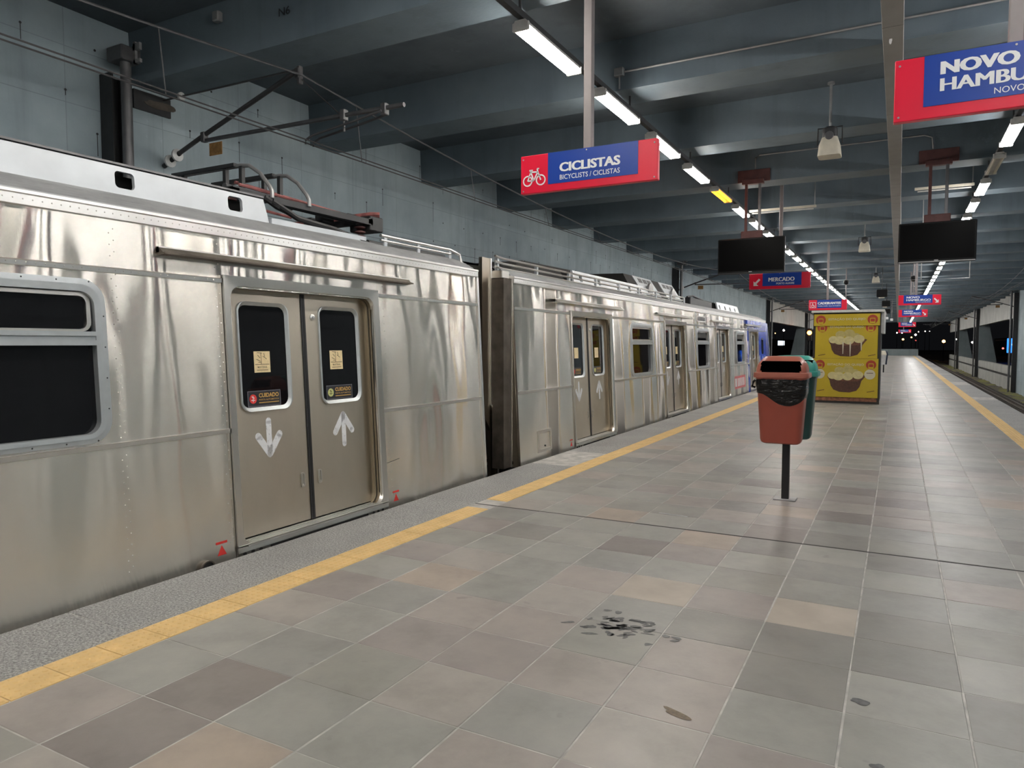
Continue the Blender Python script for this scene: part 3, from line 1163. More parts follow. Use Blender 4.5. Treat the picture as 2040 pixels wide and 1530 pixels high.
for i, y in enumerate((11.4, 23.4, 35.4, 47.4, 59.4)):
    flood(y, ['nearest cream pendant floodlight on a grey stem', 'second cream pendant floodlight along the ceiling', 'third cream pendant floodlight along the ceiling',
              'fourth, small distant pendant floodlight', 'fifth, farthest pendant floodlight'][i])
for i, (x, y, z) in enumerate(((-.65, 33, 3.7), (-.64, 43, 3.77), (-.74, 54, 3.81))):
    t = empty('loudspeaker', (x, y, z), ['nearest black box loudspeaker hanging over the platform centre', 'second black box loudspeaker over the platform centre', 'farthest black box loudspeaker over the platform centre'][i], 'loudspeaker', 'black speakers on the centre line')
    MB().loft([[(x + a * s_, y + dy, z + b_ * s_) for a, b_ in rrect(-.2, .2, -.16, .16, .03, 2)] for s_, dy in ((.8, .3), (1, .02), (.97, 0))], True, True).build('cabinet', 'black_plastic', t)
    MB().plate([circ(x, z, .11, 16)], lambda u, v, tt: (u, y - tt, v), 0, .01).build('cone', 'black_plastic', t)
    MB().tube([(x, y + .15, z + .1), (x, y + .15, topz(y + .15) - .002)], .014, 6).build('stem', 'dark_metal', t)
for i, (x, y, z, lb) in enumerate(((.41, 29.0, 3.93, 'dark dome camera on a pole left of the right light row'), (-1.99, 33.0, 4.2, 'dark dome camera on a pole beside the left light row'))):
    t = empty('dome_camera', (x, y, z), lb, 'camera')
    MB().lathe([(.02, -.11), (.08, -.08), (.11, 0), (.09, .07), (.03, .10)], (x, y, z), 14).build('dome', 'black_plastic', t, True)
    MB().tube([(x, y, z + .1), (x, y, topz(y) - .002)], .022, 8).tube([(x, y, z - .09), (x, y, 3.1)], .02, 8).build('pole', 'pole_paint', t)
for x, z, lb in ((-.78, 3.47, 'left of two white bullet cameras beside the kiosk roof'), (-.48, 3.36, 'right of two white bullet cameras beside the kiosk roof')):
    t = empty('bullet_camera', (x, 58, z), lb, 'camera')
    MB().cbox(x - .09, x + .09, 57.7, 58.1, z - .08, z + .08, .02).build('housing', 'white_paint', t)
    MB().tube([(x, 58, z + .08), (x, 58, topz(58) - .002)], .02, 6).build('stem', 'pole_paint', t)

# ================================================================== catenary
def xcat(side, x):
    return x if side < 0 else -1.9 - x      # mirrored about the platform centre line


def mast(side, y0, label):
    S = lambda x: xcat(side, x)
    t = empty('catenary_mast', (S(-8.0), y0 - .7, -1.4), label, 'mast', 'catenary masts along the walls')
    ym = y0 - .72
    MB().tube([(S(-7.93), ym, -1.4), (S(-7.93), ym, 4.86)], .06, 12).build('pipe', 'tube_grey', t, True)
    a, b_ = sorted((S(-8.29), S(-8.06)))
    MB().box(a, b_, ym - .09, ym - .07, -1.4, 4.76).box(a, b_, ym + .11, ym + .13, -1.4, 4.76).box(a, a + .03, ym - .08, ym + .12, -1.4, 4.76).build('channel_post', 'dark_metal', t)
    a, b_ = sorted((S(-8.1), S(-7.82)))
    MB().cbox(a, b_, ym - .12, ym + .12, 4.86, 5.02, .01).build('head_block', 'tube_grey', t)
    a, b_ = sorted((S(-7.82), S(-7.70)))
    MB().box(a, b_, ym + .02, ym + .05, 4.84, 4.88).box(a, b_, ym + .02, ym + .05, 4.98, 5.06).box(a, a + .04, ym + .02, ym + .05, 4.84, 5.08).build('hook', 'galv', t)
    return t


def cantilever(side, y0, label):
    S = lambda x: xcat(side, x)
    P3 = lambda x, z, dy=0: (S(x), y0 + dy, z)
    t = empty('catenary_cantilever', P3(-8.29, 3.9), label, 'cantilever', 'overhead line cantilevers')
    MB().tube([P3(-7.98, 4.01), P3(-7.54, 4.16), P3(-5.95, 4.66)], .028, 10).build('inclined_tube', 'wire_metal', t, True)
    MB().tube([P3(-7.5, 4.10), P3(-4.5, 4.06)], .024, 10).build('registration_tube', 'tube_grey', t, True)
    MB().tube([P3(-8.29, 3.88), P3(-7.98, 4.01)], .03, 8).build('wall_bracket', 'dark_metal', t, True)
    for q in (-8.17, -8.03):
        z = 3.88 + (q + 8.29) / .31 * .13
        MB().lathe([(.03, -.03), (.075, -.015), (.078, .015), (.03, .03)], (S(q), y0, z), 14, 'x').build('insulator', 'porcelain', t, True)
    MB().tube([P3(-8.29, 4.70), P3(-5.95, 4.67)], .011, 6).build('stay_rod', 'wire_metal', t)
    MB().lathe([(.02, -.03), (.05, -.01), (.05, .02), (.02, .03)], (S(-7.93), y0, 4.695), 12, 'x').build('insulator', 'porcelain', t, True)
    for x, z in ((-7.52, 4.14), (-5.95, 4.62), (-5.30, 4.07), (-4.75, 4.05)):
        MB().cbox(S(x) - .035, S(x) + .035, y0 - .035, y0 + .035, z - .06, z + .06, .008).build('clamp', 'tube_grey', t)
    MB().cbox(S(-5.93) - .025, S(-5.93) + .025, y0 - .03, y0 + .03, 4.50, 4.70, .008).build('saddle', 'tube_grey', t)
    MB().tube([P3(-5.9, 4.55), P3(-5.34, 4.08)], .007, 5).build('tie_wire', 'wire_metal', t)
    MB().tube([P3(-5.30, 4.07), P3(-5.30, 3.9)], .012, 6).build('drop_bracket', 'tube_grey', t)
    for dy in (-.06, .06):
        MB().tube([P3(-4.75, 4.02, dy), P3(-5.1, 3.97, dy), P3(-5.70, 3.90, dy), P3(-5.80, 3.86, dy), P3(-5.80, 3.82, dy)], .013, 8).build('steady_arm', 'tube_grey', t, True)
    a, b_ = sorted((S(-7.42), S(-7.20)))
    MB().box(a, b_, y0 - .012, y0 - .004, 3.90, 4.05).build('number_plate', 'brown_plate', t)
    return t


for side, nm in ((-1, 'train side'), (1, 'right-hand side')):
    S = lambda x: xcat(side, x)
    yl = [6.0, 30.0, 54.0, 78.0, 102.0] if side < 0 else [54.0, 78.0, 102.0]
    for i, y0 in enumerate(yl):
        od = ['nearest', 'second', 'third', 'fourth', 'farthest'][i if side < 0 else min(i * 2, 4)]
        if side > 0:
            od = ['nearest', 'middle', 'farthest'][i]
        mast(side, y0, 'dark steel catenary mast, %s one against the wall on the %s' % (od, nm))
        cantilever(side, y0, 'overhead line cantilever with insulators, %s one on the %s' % (od, nm))
    # wires
    for dx, wn in ((-.05, 'left'), (.05, 'right')):
        o = MB().tube([(S(-5.80) + dx, -10, 3.86), (S(-5.80) + dx, 30, 3.84), (S(-5.80) + dx, 150, 3.84)], .0075, 6).build('contact_wire', 'wire_metal', at=(S(-5.8), 0, 3.85))
        tag(o, 'taut contact wire, %s strand of the pair on the %s' % (wn, nm), 'wire', 'contact wires')
    ms = empty('messenger_wire', (S(-5.9), 6, 4.6), 'sagging messenger wire above the contact wires on the %s' % nm, 'wire')
    pts = []
    yy = -18.0
    sag = lambda q: 4.60 - .55 * (1 - ((q % 24 - 12) / 12) ** 2)
    while yy <= 126:
        pts.append((S(-5.9), yy, sag(yy - 6.0)))
        yy += 2.0
    MB().tube([p for p in pts if p[1] > -10], .012, 6).build('strand', 'tube_grey', ms)
    yy = 4.25 - 2.65 * 2
    k = 0
    while yy < 110:
        if side < 0 or yy > 40:
            MB().tube([(S(-5.9), yy, sag(yy - 6.0)), (S(-5.82), yy, 3.85)], .006, 5).build('dropper', 'tube_grey', ms)
        yy += 2.65

# ================================================================== train
TX0, TS_ = -4.47, -0.05


def ts(u, v, t):          # u along the track, v height, t outwards from the car side
    return (TX0 + TS_ * v + t, u, v)


def ts_far(u, v, t):
    return (-7.53 - TS_ * v - t, u, v)


def ring(m, l0, t0, l1, t1, fn=ts):
    m.loft([[fn(u, v, t0) for u, v in l0], [fn(u, v, t1) for u, v in l1]])


ARROW_D = [((0, .15), (0, -.10)), ((-.115, .03), (0, -.125)), ((.115, .03), (0, -.125))]


def door_pair(car, c, near, stickers=True, arrows=True):
    """double sliding door with its portal; c is the centre along the track"""
    hb = .85
    op = rrect(c - hb, c + hb, .05, 2.06, .10, 5)
    # portal: outer sharp-cornered band lofted to the rounded opening, then the reveal
    pm = MB()
    outer = []
    for (u, v) in op:
        du = (u - c)
        ou = c + math.copysign(.925, du) if abs(du) > hb - .101 else c + du * .925 / hb
        ov = 2.15 if v > 1.95 else (-.005 if v < .16 else v)
        if abs(abs(du) - hb) < .0005 and .16 <= v <= 1.95:
            ov = v
        outer.append((ou, ov))
    mid = rrect(c - hb - .012, c + hb + .012, .04, 2.075, .105, 5)
    pm.loft([[ts(u, v, .002) for u, v in outer], [ts(u, v, .022) for u, v in outer], [ts(u, v, .012) for u, v in mid], [ts(u, v, -.02) for u, v in op]])
    pm.build('door_portal', 'steel_frame', car, True)
    jm = MB()
    ring(jm, op, -.02, op, -.13)
    jm.build('door_reveal', 'reveal_steel', car, True)
    jm = MB()
    for k_, d in enumerate((.055,)):
        i_ = [(c + (u - c) * (1 - .006), v if v < 1 else v - .004) for u, v in op]
        ring(jm, i_, -d, i_, -d - .008)
    jm.build('reveal_seals', 'rubber', car, True)
    # leaves
    for sgn in (-1, 1):
        y0, y1 = (c - hb - .03, c - .022) if sgn < 0 else (c + .022, c + hb + .03)
        gc = c + sgn * .455
        gl = rrect(gc - .275, gc + .275, 1.07, 1.965, .085, 5)
        gi = rrect(gc - .245, gc + .245, 1.10, 1.935, .07, 5)
        lf = MB().plate([rect(y0, y1, .065, 2.10), list(reversed(gl))], ts, -.13, -.095)
        leaf = lf.build('door_leaf', 'steel_door', car)
        gm = MB()
        ring(gm, gl, -.095, gl, -.082)
        ring(gm, gl, -.082, [(gc + (u - gc) * .945, v) for u, v in gl], -.080)
        ring(gm, [(gc + (u - gc) * .945, v) for u, v in gl], -.080, gi, -.105)
        gm.build('window_gasket', 'alu_frame', leaf, True)
        MB().plate([gi], ts, -.12, -.108, False).build('pane', 'glass', leaf)
        sl = (c - .024, c - .002) if sgn < 0 else (c + .002, c + .024)
        MB().plate([rect(sl[0], sl[1], .06, 2.10)], ts, -.13, -.088).build('rubber_edge', 'rubber', leaf)
        if stickers:
            u0 = gc - .02 if sgn < 0 else gc - .04
            MB().plate([rect(u0 - .085, u0 + .085, 1.385, 1.56)], ts, -.108, -.1065).build('paper_sticker', 'sticker_cream', leaf, label='cream paper sticker with a printed door diagram')
            if near:
                ik = MB()
                for p in ([(u0 - .075, 1.452), (u0 + .075, 1.452)], [(u0 - .01, 1.455), (u0 - .01, 1.55)], [(u0 - .05, 1.55), (u0 + .0, 1.545)], [(u0 - .06, 1.495), (u0 - .02, 1.48)],
                          [(u0 + .01, 1.52), (u0 + .05, 1.495)], [(u0 - .045, 1.53), (u0 - .02, 1.505)], [(u0 + .02, 1.545), (u0 + .03, 1.515)], [(u0 - .06, 1.405), (u0 + .06, 1.405)], [(u0 - .04, 1.47), (u0 - .012, 1.47)]):
                    ik.plate([stroke(p[0], p[1], .005)], ts, -.1065, -.106)
                ik.text('MANTENHA', u0 - .05, 1.42, .10, .018, ts, -.106)
                ik.build('sticker_print', 'sticker_ink', leaf, recalc=False)
            cu = gc - .01
            MB().plate([rect(cu - .18, cu + .17, 1.105, 1.235)], ts, -.108, -.107).build('warning_sticker', 'sticker_dark', leaf, label='dark sticker reading CUIDADO in gold letters')
            if near:
                bd = MB().plate([rect(cu - .18, cu + .17, 1.105, 1.235), list(reversed(rect(cu - .175, cu + .165, 1.11, 1.23)))], ts, -.107, -.1065)
                bd.build('sticker_border', 'sticker_grey', leaf)
            tx = MB().text('CUIDADO', cu - .065, 1.178, .215, .036, ts, -.106).text('PORTA AUTOMÁTICA', cu - .065, 1.153, .215, .016, ts, -.106)
            tx.plate([rect(cu - .065, cu + .15, 1.132, 1.139)], ts, -.107, -.106)
            tx.build('sticker_lettering', 'sticker_gold', leaf, recalc=False)
            ds = MB().plate([circ(cu - .125, 1.17, .038, 20)], ts, -.107, -.1062)
            ds.build('sticker_disc', 'mark_red' if sgn < 0 else 'sticker_green', leaf)
            if near:
                ik = MB()
                for p in ([(cu - .145, 1.16), (cu - .105, 1.16)], [(cu - .125, 1.145), (cu - .125, 1.195)], [(cu - .14, 1.19), (cu - .11, 1.175)]):
                    ik.plate([stroke(p[0], p[1], .006)], ts, -.1062, -.1058)
                ik.build('sticker_figure', 'white_paint' if sgn < 0 else 'sticker_ink', leaf)
                if sgn > 0:
                    MB().text('2', cu - .03, 1.065, .03, .03, ts, -.1055).build('number_mark', 'white_paint', leaf, recalc=False)
        if arrows:
            ac, az = gc - .0, .83
            m = MB()
            for p, q in ARROW_D:
                f_ = 1 if sgn < 0 else -1
                a = (ac + p[0], az + f_ * p[1])
                b_ = (ac + q[0], az + f_ * q[1])
                wd = .056 if p[0] == 0 else .062
                m.plate([stroke(a, b_, wd)], ts, -.095, -.0935)
                m.plate([circ(a[0], a[1], wd / 2, 12)], ts, -.095, -.0935)
                m.plate([circ(b_[0], b_[1], wd / 2, 12)], ts, -.095, -.0935)
            m.build('painted_arrow', 'arrow_paint', leaf, recalc=False, label='white hand-painted arrow pointing %s' % ('down' if sgn < 0 else 'up'))
        hy = c + sgn * .105
        h = MB().plate([rrect(hy - .022, hy + .022, .365, .49, .012, 2), list(reversed(rrect(hy - .012, hy + .012, .378, .478, .008, 2)))], ts, -.095, -.086)
        h.plate([rect(hy - .012, hy + .012, .378, .478)], ts, -.1, -.094)
        h.build('recessed_pull', 'steel_frame', leaf)
        if sgn > 0:
            p = ts(c + .115, 1.86, -.095)
            MB().lathe([(.030, 0), (.030, .006), (.022, .012), (.012, .012), (.010, .018)], p, 14, 'x').build('lock_boss', 'steel_trim', leaf, True)
    # threshold, step face with its slot and bolt heads
    m = MB()
    a, b_ = ts(0, .05, -.13), ts(0, .05, .03)
    m.box(a[0], b_[0] - .005, c - hb + .02, c + hb - .02, .03, .052)
    for q in range(4):
        x = a[0] + .035 + q * .03
        m.box(x, x + .012, c - hb + .05, c + hb - .05, .052, .056)
    m.build('threshold', 'steel_trim', car)
    m = MB()
    lo = [ts(0, -.06, .012), ts(0, .03, .012), ts(0, .05, .03), ts(0, .052, .0), ts(0, -.06, -.05)]
    m.loft([[(p[0], yy, p[2]) for p in lo] for yy in (c - .925, c + .925)], True, True)
    m.build('step_face', 'steel_frame', car)
    MB().plate([rect(c - .60, c + .62, -.045, -.012)], ts, .0, .0135).build('step_slot', 'under_dark', car)
    for u in (-.86, -.78, -.70, .70, .77, .84):
        MB().plate([circ(c + u, -.022, .017, 10)], ts, .0, .0145).build('bolt_hole', 'under_dark', car)
    # drip rail over the door
    m = MB()
    pr = [(0, 2.305), (.012, 2.30), (.055, 2.262), (.075, 2.262), (.075, 2.250), (.0, 2.245)]
    m.loft([[ts(yy, v, t) for t, v in pr] for yy in (c - 1.45, c + 1.45)], True, True)
    m.build('drip_rail', 'grime_metal' if near else 'steel_frame', car)
    m = MB().plate([rect(c - 1.45, c + 1.45, 2.262, 2.306)], ts, .0, .014)
    m.build('drip_rail_flange', 'steel_trim', car)


def window_unit(car, c, near):
    fo = rrect(c - .70, c + .70, .985, 2.035, .15, 6)
    f1 = rrect(c - .665, c + .665, 1.015, 2.0, .125, 6)
    f2 = rrect(c - .625, c + .625, 1.045, 1.955, .09, 6)
    m = MB()
    ring(m, fo, .0, fo, .014)
    ring(m, fo, .014, f1, .016)
    wf = m.build('window_frame', 'alu_frame', car, True)
    m = MB()
    ring(m, f1, .012, f1, .020)
    ring(m, f1, .020, f2, .018)
    ring(m, f2, .018, f2, -.04)
    m.build('inner_frame', 'alu_frame', wf, True)
    m = MB().plate([rect(c - .63, c + .63, 1.612, 1.70)], ts, -.02, .012)
    m.plate([rect(c - .63, c + .63, 1.672, 1.70)], ts, .0, .03)
    m.plate([rect(c - .63, c + .63, 1.612, 1.645)], ts, .0, .02)
    m.build('transom', 'alu_frame', wf)
    m = MB()
    uo, ui = rrect(c - .612, c + .612, 1.70, 1.95, .06, 5), rrect(c - .585, c + .585, 1.715, 1.925, .045, 5)
    ring(m, uo, -.005, ui, -.005)
    ring(m, ui, -.005, ui, -.025)
    m.build('sash', 'steel_frame', wf, True)
    MB().plate([rect(c - .62, c + .62, 1.70, 1.95)], ts, -.04, -.022, False).build('upper_pane', 'glass', wf)
    MB().plate([rect(c - .63, c + .63, 1.03, 1.615)], ts, -.04, -.03, False).build('lower_pane', 'glass', wf)
    if near:
        m = MB()
        for u in [c - .6 + .2 * k for k in range(7)]:
            for v in (1.0, 2.018):
                p = ts(u, v, .0145)
                m.lathe([(.006, 0), (.004, .003)], p, 6, 'x')
        for v in (1.2, 1.4, 1.6, 1.8):
            for u in (c - .683, c + .683):
                m.lathe([(.006, 0), (.004, .003)], ts(u, v, .0145), 6, 'x')
        m.build('frame_screws', 'dark_metal', wf)


def arrow_mat():
    t = NT('arrow_paint')
    f = t.noise(t.pos(), 38.0, 4.0, 0.7)
    c = t.ramp(f, [(0.30, (0.30, 0.30, 0.30)), (0.42, (0.72, 0.73, 0.75))]).outputs[0]
    t.l(c, t.b.inputs['Base Color'])
    t.b.inputs['Roughness'].default_value = .6
    M['arrow_paint'] = t.m


arrow_mat()


def car_shell(car, y0, y1, doors, wins, near, ends):
    holes = []
    for c in doors:
        holes.append(list(reversed(rrect(c - .86, c + .86, .0, 2.07, .1, 3))))
    for c in wins:
        holes.append(list(reversed(rrect(c - .66, c + .66, 1.01, 2.01, .12, 4))))
    # sheet by sheet between the doors so the panels keep their own seams
    cuts = [y0]
    for c in sorted(doors):
        cuts += [c - .928, c + .928]
    cuts.append(y1)
    for i in range(0, len(cuts) - 1):
        a, b_ = cuts[i], cuts[i + 1]
        if i % 2 == 1:
            c = (a + b_) / 2
            MB().plate([[(a, -.06), (a, 2.50), (b_, 2.50), (b_, -.06), (c + .85, -.06), (c + .85, 2.06), (c - .85, 2.06), (c - .85, -.06)]], ts, -.03, 0).build('side_panel', 'steel_side', car)
        else:
            hs = [list(reversed(rrect(c - .67, c + .67, 1.01, 2.01, .12, 4))) for c in wins if a < c < b_]
            MB().plate([rect(a + .003, b_ - .003, -.06, 2.50)] + hs, ts, -.03, 0).build('side_panel', 'steel_side', car)
            # beads
            for z0, z1, nm in ((2.085, 2.125, 'upper_bead'), (.935, .972, 'waist_bead')):
                pr = [(0, z0), (.009, z0 + .004), (.012, z1 - .008), (.016, z1 - .002), (0, z1)]
                MB().loft([[ts(yy, v, t) for t, v in pr] for yy in (a + .004, b_ - .004)], True, True).build(nm, 'steel_trim', car)
            # vertical seams
    # cornice
    pr = [(0, 2.44), (.020, 2.445), (.022, 2.505), (.03, 2.512), (.03, 2.53), (-.05, 2.545), (-.05, 2.44)]
    MB().loft([[ts(yy, v, t) for t, v in pr] for yy in (y0, y1)], True, True).build('cornice', 'steel_trim', car)
    # ribbed roof; darker sheet paints shade into the grooves between ribs
    pr = [(-.02, 2.53)]
    for k in range(8):
        d0 = .03 + k * .045
        z = 2.535 + .15 * math.sin(k / 8 * 1.35)
        z2 = 2.535 + .15 * math.sin((k + .62) / 8 * 1.35)
        rb = [(-d0, z - .004), (-d0 - .002, z + .016), (-d0 - .012, z + .024), (-d0 - .026, z2 + .020), (-d0 - .028, z2 - .004)]
        MB().loft([[(TX0 - .13 + t, yy, v) for t, v in rb] for yy in (y0 + .01, y1 - .01)], True, True).build('roof_rib', 'roof_grey', car)
        pr += [(-d0, z - .004)]
    pr += [(-.45, 2.71), (-.9, 2.80), (-1.5, 2.84)]
    L = [ts(0, v, t) for t, v in pr]
    prof = [(TX0 - .13 + t, v) for t, v in pr]
    far = [(-12.0 - x, z) for x, z in reversed(prof)]
    pts = prof + far
    MB().loft([[(x, yy, z) for x, z in pts] for yy in (y0, y1)], False, False, False).build('roof', 'tube_grey', car)
    # far side, floor and underframe
    MB().plate([rect(y0, y1, -.06, 2.55)], ts_far, -.03, 0).build('far_side', 'steel_side', car)
    MB().box(-7.45, -4.58, y0, y1, -.02, .02).build('cabin_floor', 'interior_dark', car)
    MB().box(-7.3, -4.62, y0 + .2, y1 - .2, -.55, -.03).box(-7.4, -4.56, y0, y1, -.14, -.06).build('underframe', 'under_dark', car)
    m = MB()
    for yy in ends:
        m.plate([[(-7.50, -.06), (-4.50, -.06), (-4.62, 2.50), (-5.0, 2.68), (-6.0, 2.84), (-7.0, 2.68), (-7.38, 2.50)]], lambda u, v, t: (u, yy + t, v), -.02, .02, True, True)
    m.build('end_wall', 'steel_door', car)
    # sheet added inside the car to block light and keep the cabin dark
    MB().box(-6.2, -6.1, y0 + .05, y1 - .05, 0, 2.7).build('cabin_light_block', 'interior_dark', car)
    for c in doors:
        door_pair(car, c, near, True, True)
    for c in wins:
        window_unit(car, c, near)


def rivets(car, pts, t=.0):
    m = MB()
    for u, v, tt in pts:
        x, y, z = ts(u, v, tt)
        r = .0055
        b = len(m.v)
        m.v += [(x, y - r, z), (x, y, z - r), (x, y + r, z), (x, y, z + r), (x + .004, y, z)]
        m.f += [(b, b + 1, b + 4), (b + 1, b + 2, b + 4), (b + 2, b + 3, b + 4), (b + 3, b, b + 4)]
    o = m.build('rivets', 'steel_frame', car, recalc=True)
    o['kind'] = 'stuff'


# ---- near car
car1 = empty('train_car', (-6.0, -1.0, -1.2), 'near stainless steel train car with pantograph and large double door', 'train car', 'coupled train cars')
car_shell(car1, -9.5, 7.57, [4.70, -.42, -5.54], [2.14, -2.98], True, [7.55, -9.48])
pts = []
u = 1.0
while u < 7.5:
    if not 3.74 < u < 5.66:
        pts.append((u, 2.105, .0115))
    pts.append((u, 2.478, .0215))
    u += .055
for uu in (2.90, 3.72, 5.72, 7.50):
    v = .1
    while v < 2.4:
        if not (abs(v - 2.105) < .04 or abs(v - .95) < .04):
            pts.append((uu, v, 0.0))
            if uu in (2.90, 3.72):
                pts.append((uu + .03, v + .03, 0.0))
        v += .075
rivets(car1, pts)
MB().plate([rect(7.535, 7.575, -.06, 2.44)], ts, 0, .02).build('corner_post', 'steel_trim', car1)
# red jacking marks and hose notch
for uy in (3.64, 5.775):
    m = MB().plate([rect(uy - .05, uy + .05, .108, .126)], ts, 0, .0015)
    m.plate([[(uy - .04, .022), (uy + .04, .022), (uy, .095)]], ts, 0, .0015)
    m.build('jacking_mark', 'mark_red', car1, label='small red jacking-point mark')
m = MB()
ring(m, circ(3.50, -.045, .062, 18), .0, circ(3.50, -.045, .062, 18), .02)
ring(m, circ(3.50, -.045, .062, 18), .02, circ(3.50, -.045, .052, 18), .02)
m.build('drain_ring', 'grime_metal', car1, True)
MB().plate([circ(3.50, -.045, .053, 16)], ts, .0, .012).build('drain_opening', 'under_dark', car1)
MB().plate([stroke((5.66, .425), (5.86, .445), .004)], ts, 0, .001).build('scratch', 'under_dark', car1)
# white roof fairing with rounded-square openings
FX = -4.95
fh = [list(reversed(rrect(c - .075, c + .075, 2.742, 2.862, .03, 4))) for c in (3.27, 4.25, 1.3, .3)]
ff = lambda u, v, t: (FX - .08 * (v - 2.68) + t, u, v)
fair = MB().plate([[(-6, 2.66), (4.62, 2.66), (4.56, 2.895), (-6, 2.905)]] + fh, ff, -.03, 0).build('roof_fairing', 'alu_white', car1)
MB().plate([[(-6, 2.905), (4.56, 2.905), (4.56, 2.92), (-6, 2.92)]], ff, -.06, .012).build('fairing_lip', 'tube_grey', fair)
MB().box(-5.2, -5.1, -6, 4.5, 2.66, 2.86).build('fairing_backing', 'under_dark', fair)
# roof rail by the car end
m = MB().tube([(-4.86, 6.05, 2.77), (-4.86, 7.38, 2.77), (-4.80, 7.5, 2.72), (-4.78, 7.52, 2.62)], .018, 8)
m.tube([(-4.86, 6.05, 2.72), (-4.86, 7.4, 2.72)], .014, 8)
rr = m.build('roof_rail', 'steel_trim', car1, True)
for yy in (6.1, 6.7, 7.35):
    MB().box(-4.87, -4.85, yy, yy + .05, 2.60, 2.78).build('rail_post', 'alu_white', rr)
MB().tube([(-5.0, 6.0, 2.70), (-5.0, 7.45, 2.70)], .03, 8).build('cable_run', 'dark_metal', rr)
# pantograph, folded
pg = MB()
pg.box(-6.9, -5.1, 4.35, 4.42, 2.93, 2.99).box(-6.9, -5.1, 6.15, 6.22, 2.93, 2.99)
pg.box(-5.16, -5.10, 4.35, 6.22, 2.92, 2.98).box(-6.9, -6.84, 4.35, 6.22, 2.92, 2.98)
pan = pg.build('pantograph', 'dark_metal', car1, label='folded roof pantograph with grey horn tubes')
for yy in (4.40, 6.12):
    for xx in (-5.2, -6.8):
        m = MB()
        for k in range(4):
            m.lathe([(.03, 0), (.06, .012), (.06, .025), (.03, .035)], (xx, yy, 2.72 + k * .05), 10)
        m.build('insulator', 'maroon', pan, True)
for yy in (4.78, 5.25):
    pp = [(-6.95, yy, 2.98), (-6.88, yy, 3.10), (-6.70, yy, 3.25), (-6.5, yy, 3.30), (-5.50, yy, 3.30), (-5.38, yy, 3.285), (-5.24, yy, 3.20), (-5.12, yy, 3.07), (-5.09, yy, 3.02), (-5.09, yy, 2.96)]
    MB().tube(pp, .019, 8).build('horn', 'galv', pan, True)
    MB().box(-6.45, -5.55, yy - .035, yy + .035, 3.29, 3.325).build('carbon_strip', 'dark_metal', pan)
    for xx in (-6.3, -5.7, -5.48):
        MB().box(xx - .02, xx + .02, yy - .02, yy + .02, 3.05, 3.29).build('spring_box', 'dark_metal', pan)
m = MB()
for xx in (-6.55, -5.45):
    m.tube([(xx, 4.55, 3.06), (xx, 6.35, 3.03)], .032, 8, .022)
MB().tube([(-6.55, 6.3, 3.03), (-5.2, 6.3, 3.05), (-5.12, 6.36, 3.05)], .035, 8).build('cross_tube', 'red_paint', pan, True)
m.build('lower_arm', 'tube_grey', pan, True)
m = MB()
for xx in (-6.3, -5.6):
    m.tube([(xx, 4.8, 3.16), (xx, 6.2, 3.10)], .016, 6)
m.tube([(-5.2, 4.5, 3.04), (-5.2, 5.9, 2.99)], .014, 6)
m.build('upper_arm', 'red_paint', pan, True)
MB().tube([(-5.3, 5.0, 3.0), (-5.3, 6.2, 2.98)], .05, 10).build('raising_cylinder', 'dark_metal', pan, True)
MB().tube([(-5.06, 4.75, 2.92), (-5.0, 5.0, 2.80), (-4.98, 5.5, 2.76), (-4.95, 5.9, 2.68), (-4.92, 6.05, 2.64)], .028, 8).tube([(-5.1, 4.7, 2.95), (-5.05, 4.8, 2.88), (-5.1, 5.0, 2.86)], .03, 8).build('cable', 'rubber', pan, True)
rd = random.Random(3)
for k in range(16):
    m = MB()
    xx, yy, zz = rd.uniform(-6.7, -5.15), rd.uniform(4.45, 6.2), rd.uniform(2.86, 3.04)
    s1 = rd.uniform(.02, .06)
    m.cbox(xx - s1, xx + s1, yy - s1 * 1.6, yy + s1 * 1.6, zz - s1 * .6, zz + s1 * .6, .006)
    m.build('linkage', 'dark_metal', pan)
MB().cbox(-5.4, -5.1, 6.18, 6.4, 2.86, 3.02, .01).build('arm_bearing', 'dark_metal', pan)
MB().box(-5.0, -4.93, 4.62, 5.9, 2.66, 2.74).build('pantograph_tray', 'alu_white', car1)
MB().box(-7.2, -5.05, 4.2, 6.5, 2.68, 2.72).build('pantograph_well', 'under_dark', car1)

# ---- far car
car2 = empty('train_car', (-6.0, 19.0, -1.2), 'far train car with blue-painted front end and roof air units', 'train car', 'coupled train cars')
car_shell(car2, 8.50, 29.2, [11.28, 16.42, 21.50, 26.55], [13.92, 19.02, 24.10], False, [8.52])
pts = []
u = 8.6
while u < 14:
    pts.append((u, 2.478, .0215))
    u += .06
rivets(car2, pts)
for uy in (10.22,):
    m = MB().plate([rect(uy - .05, uy + .05, .108, .126)], ts, 0, .0015).plate([[(uy - .04, .022), (uy + .04, .022), (uy, .095)]], ts, 0, .0015)
    m.build('jacking_mark', 'mark_red', car2, label='small red jacking-point mark')
m = MB().plate([rrect(9.04, 9.50, .07, .385, .012, 2), list(reversed(rrect(9.085, 9.455, .11, .345, .01, 2)))], ts, 0, .006)
ht = m.build('hatch_frame', 'steel_frame', car2)
MB().plate([rect(9.095, 9.445, .12, .335)], ts, -.002, .003).build('hatch_door', 'steel_side', ht)
MB().lathe([(.014, 0), (.014, .006), (.008, .01)], ts(9.28, .15, .003), 10, 'x').build('hatch_lock', 'dark_metal', ht)
# louvre
m = MB().plate([rect(18.40, 19.35, 2.20, 2.36), list(reversed(rect(18.45, 19.30, 2.225, 2.335)))], ts, 0, .012)
lv = m.build('louvre', 'steel_frame', car2)
for k in range(5):
    MB().plate([rect(18.45, 19.30, 2.226 + k * .022, 2.238 + k * .022)], ts, -.005, .008).build('slat', 'tube_grey', lv)
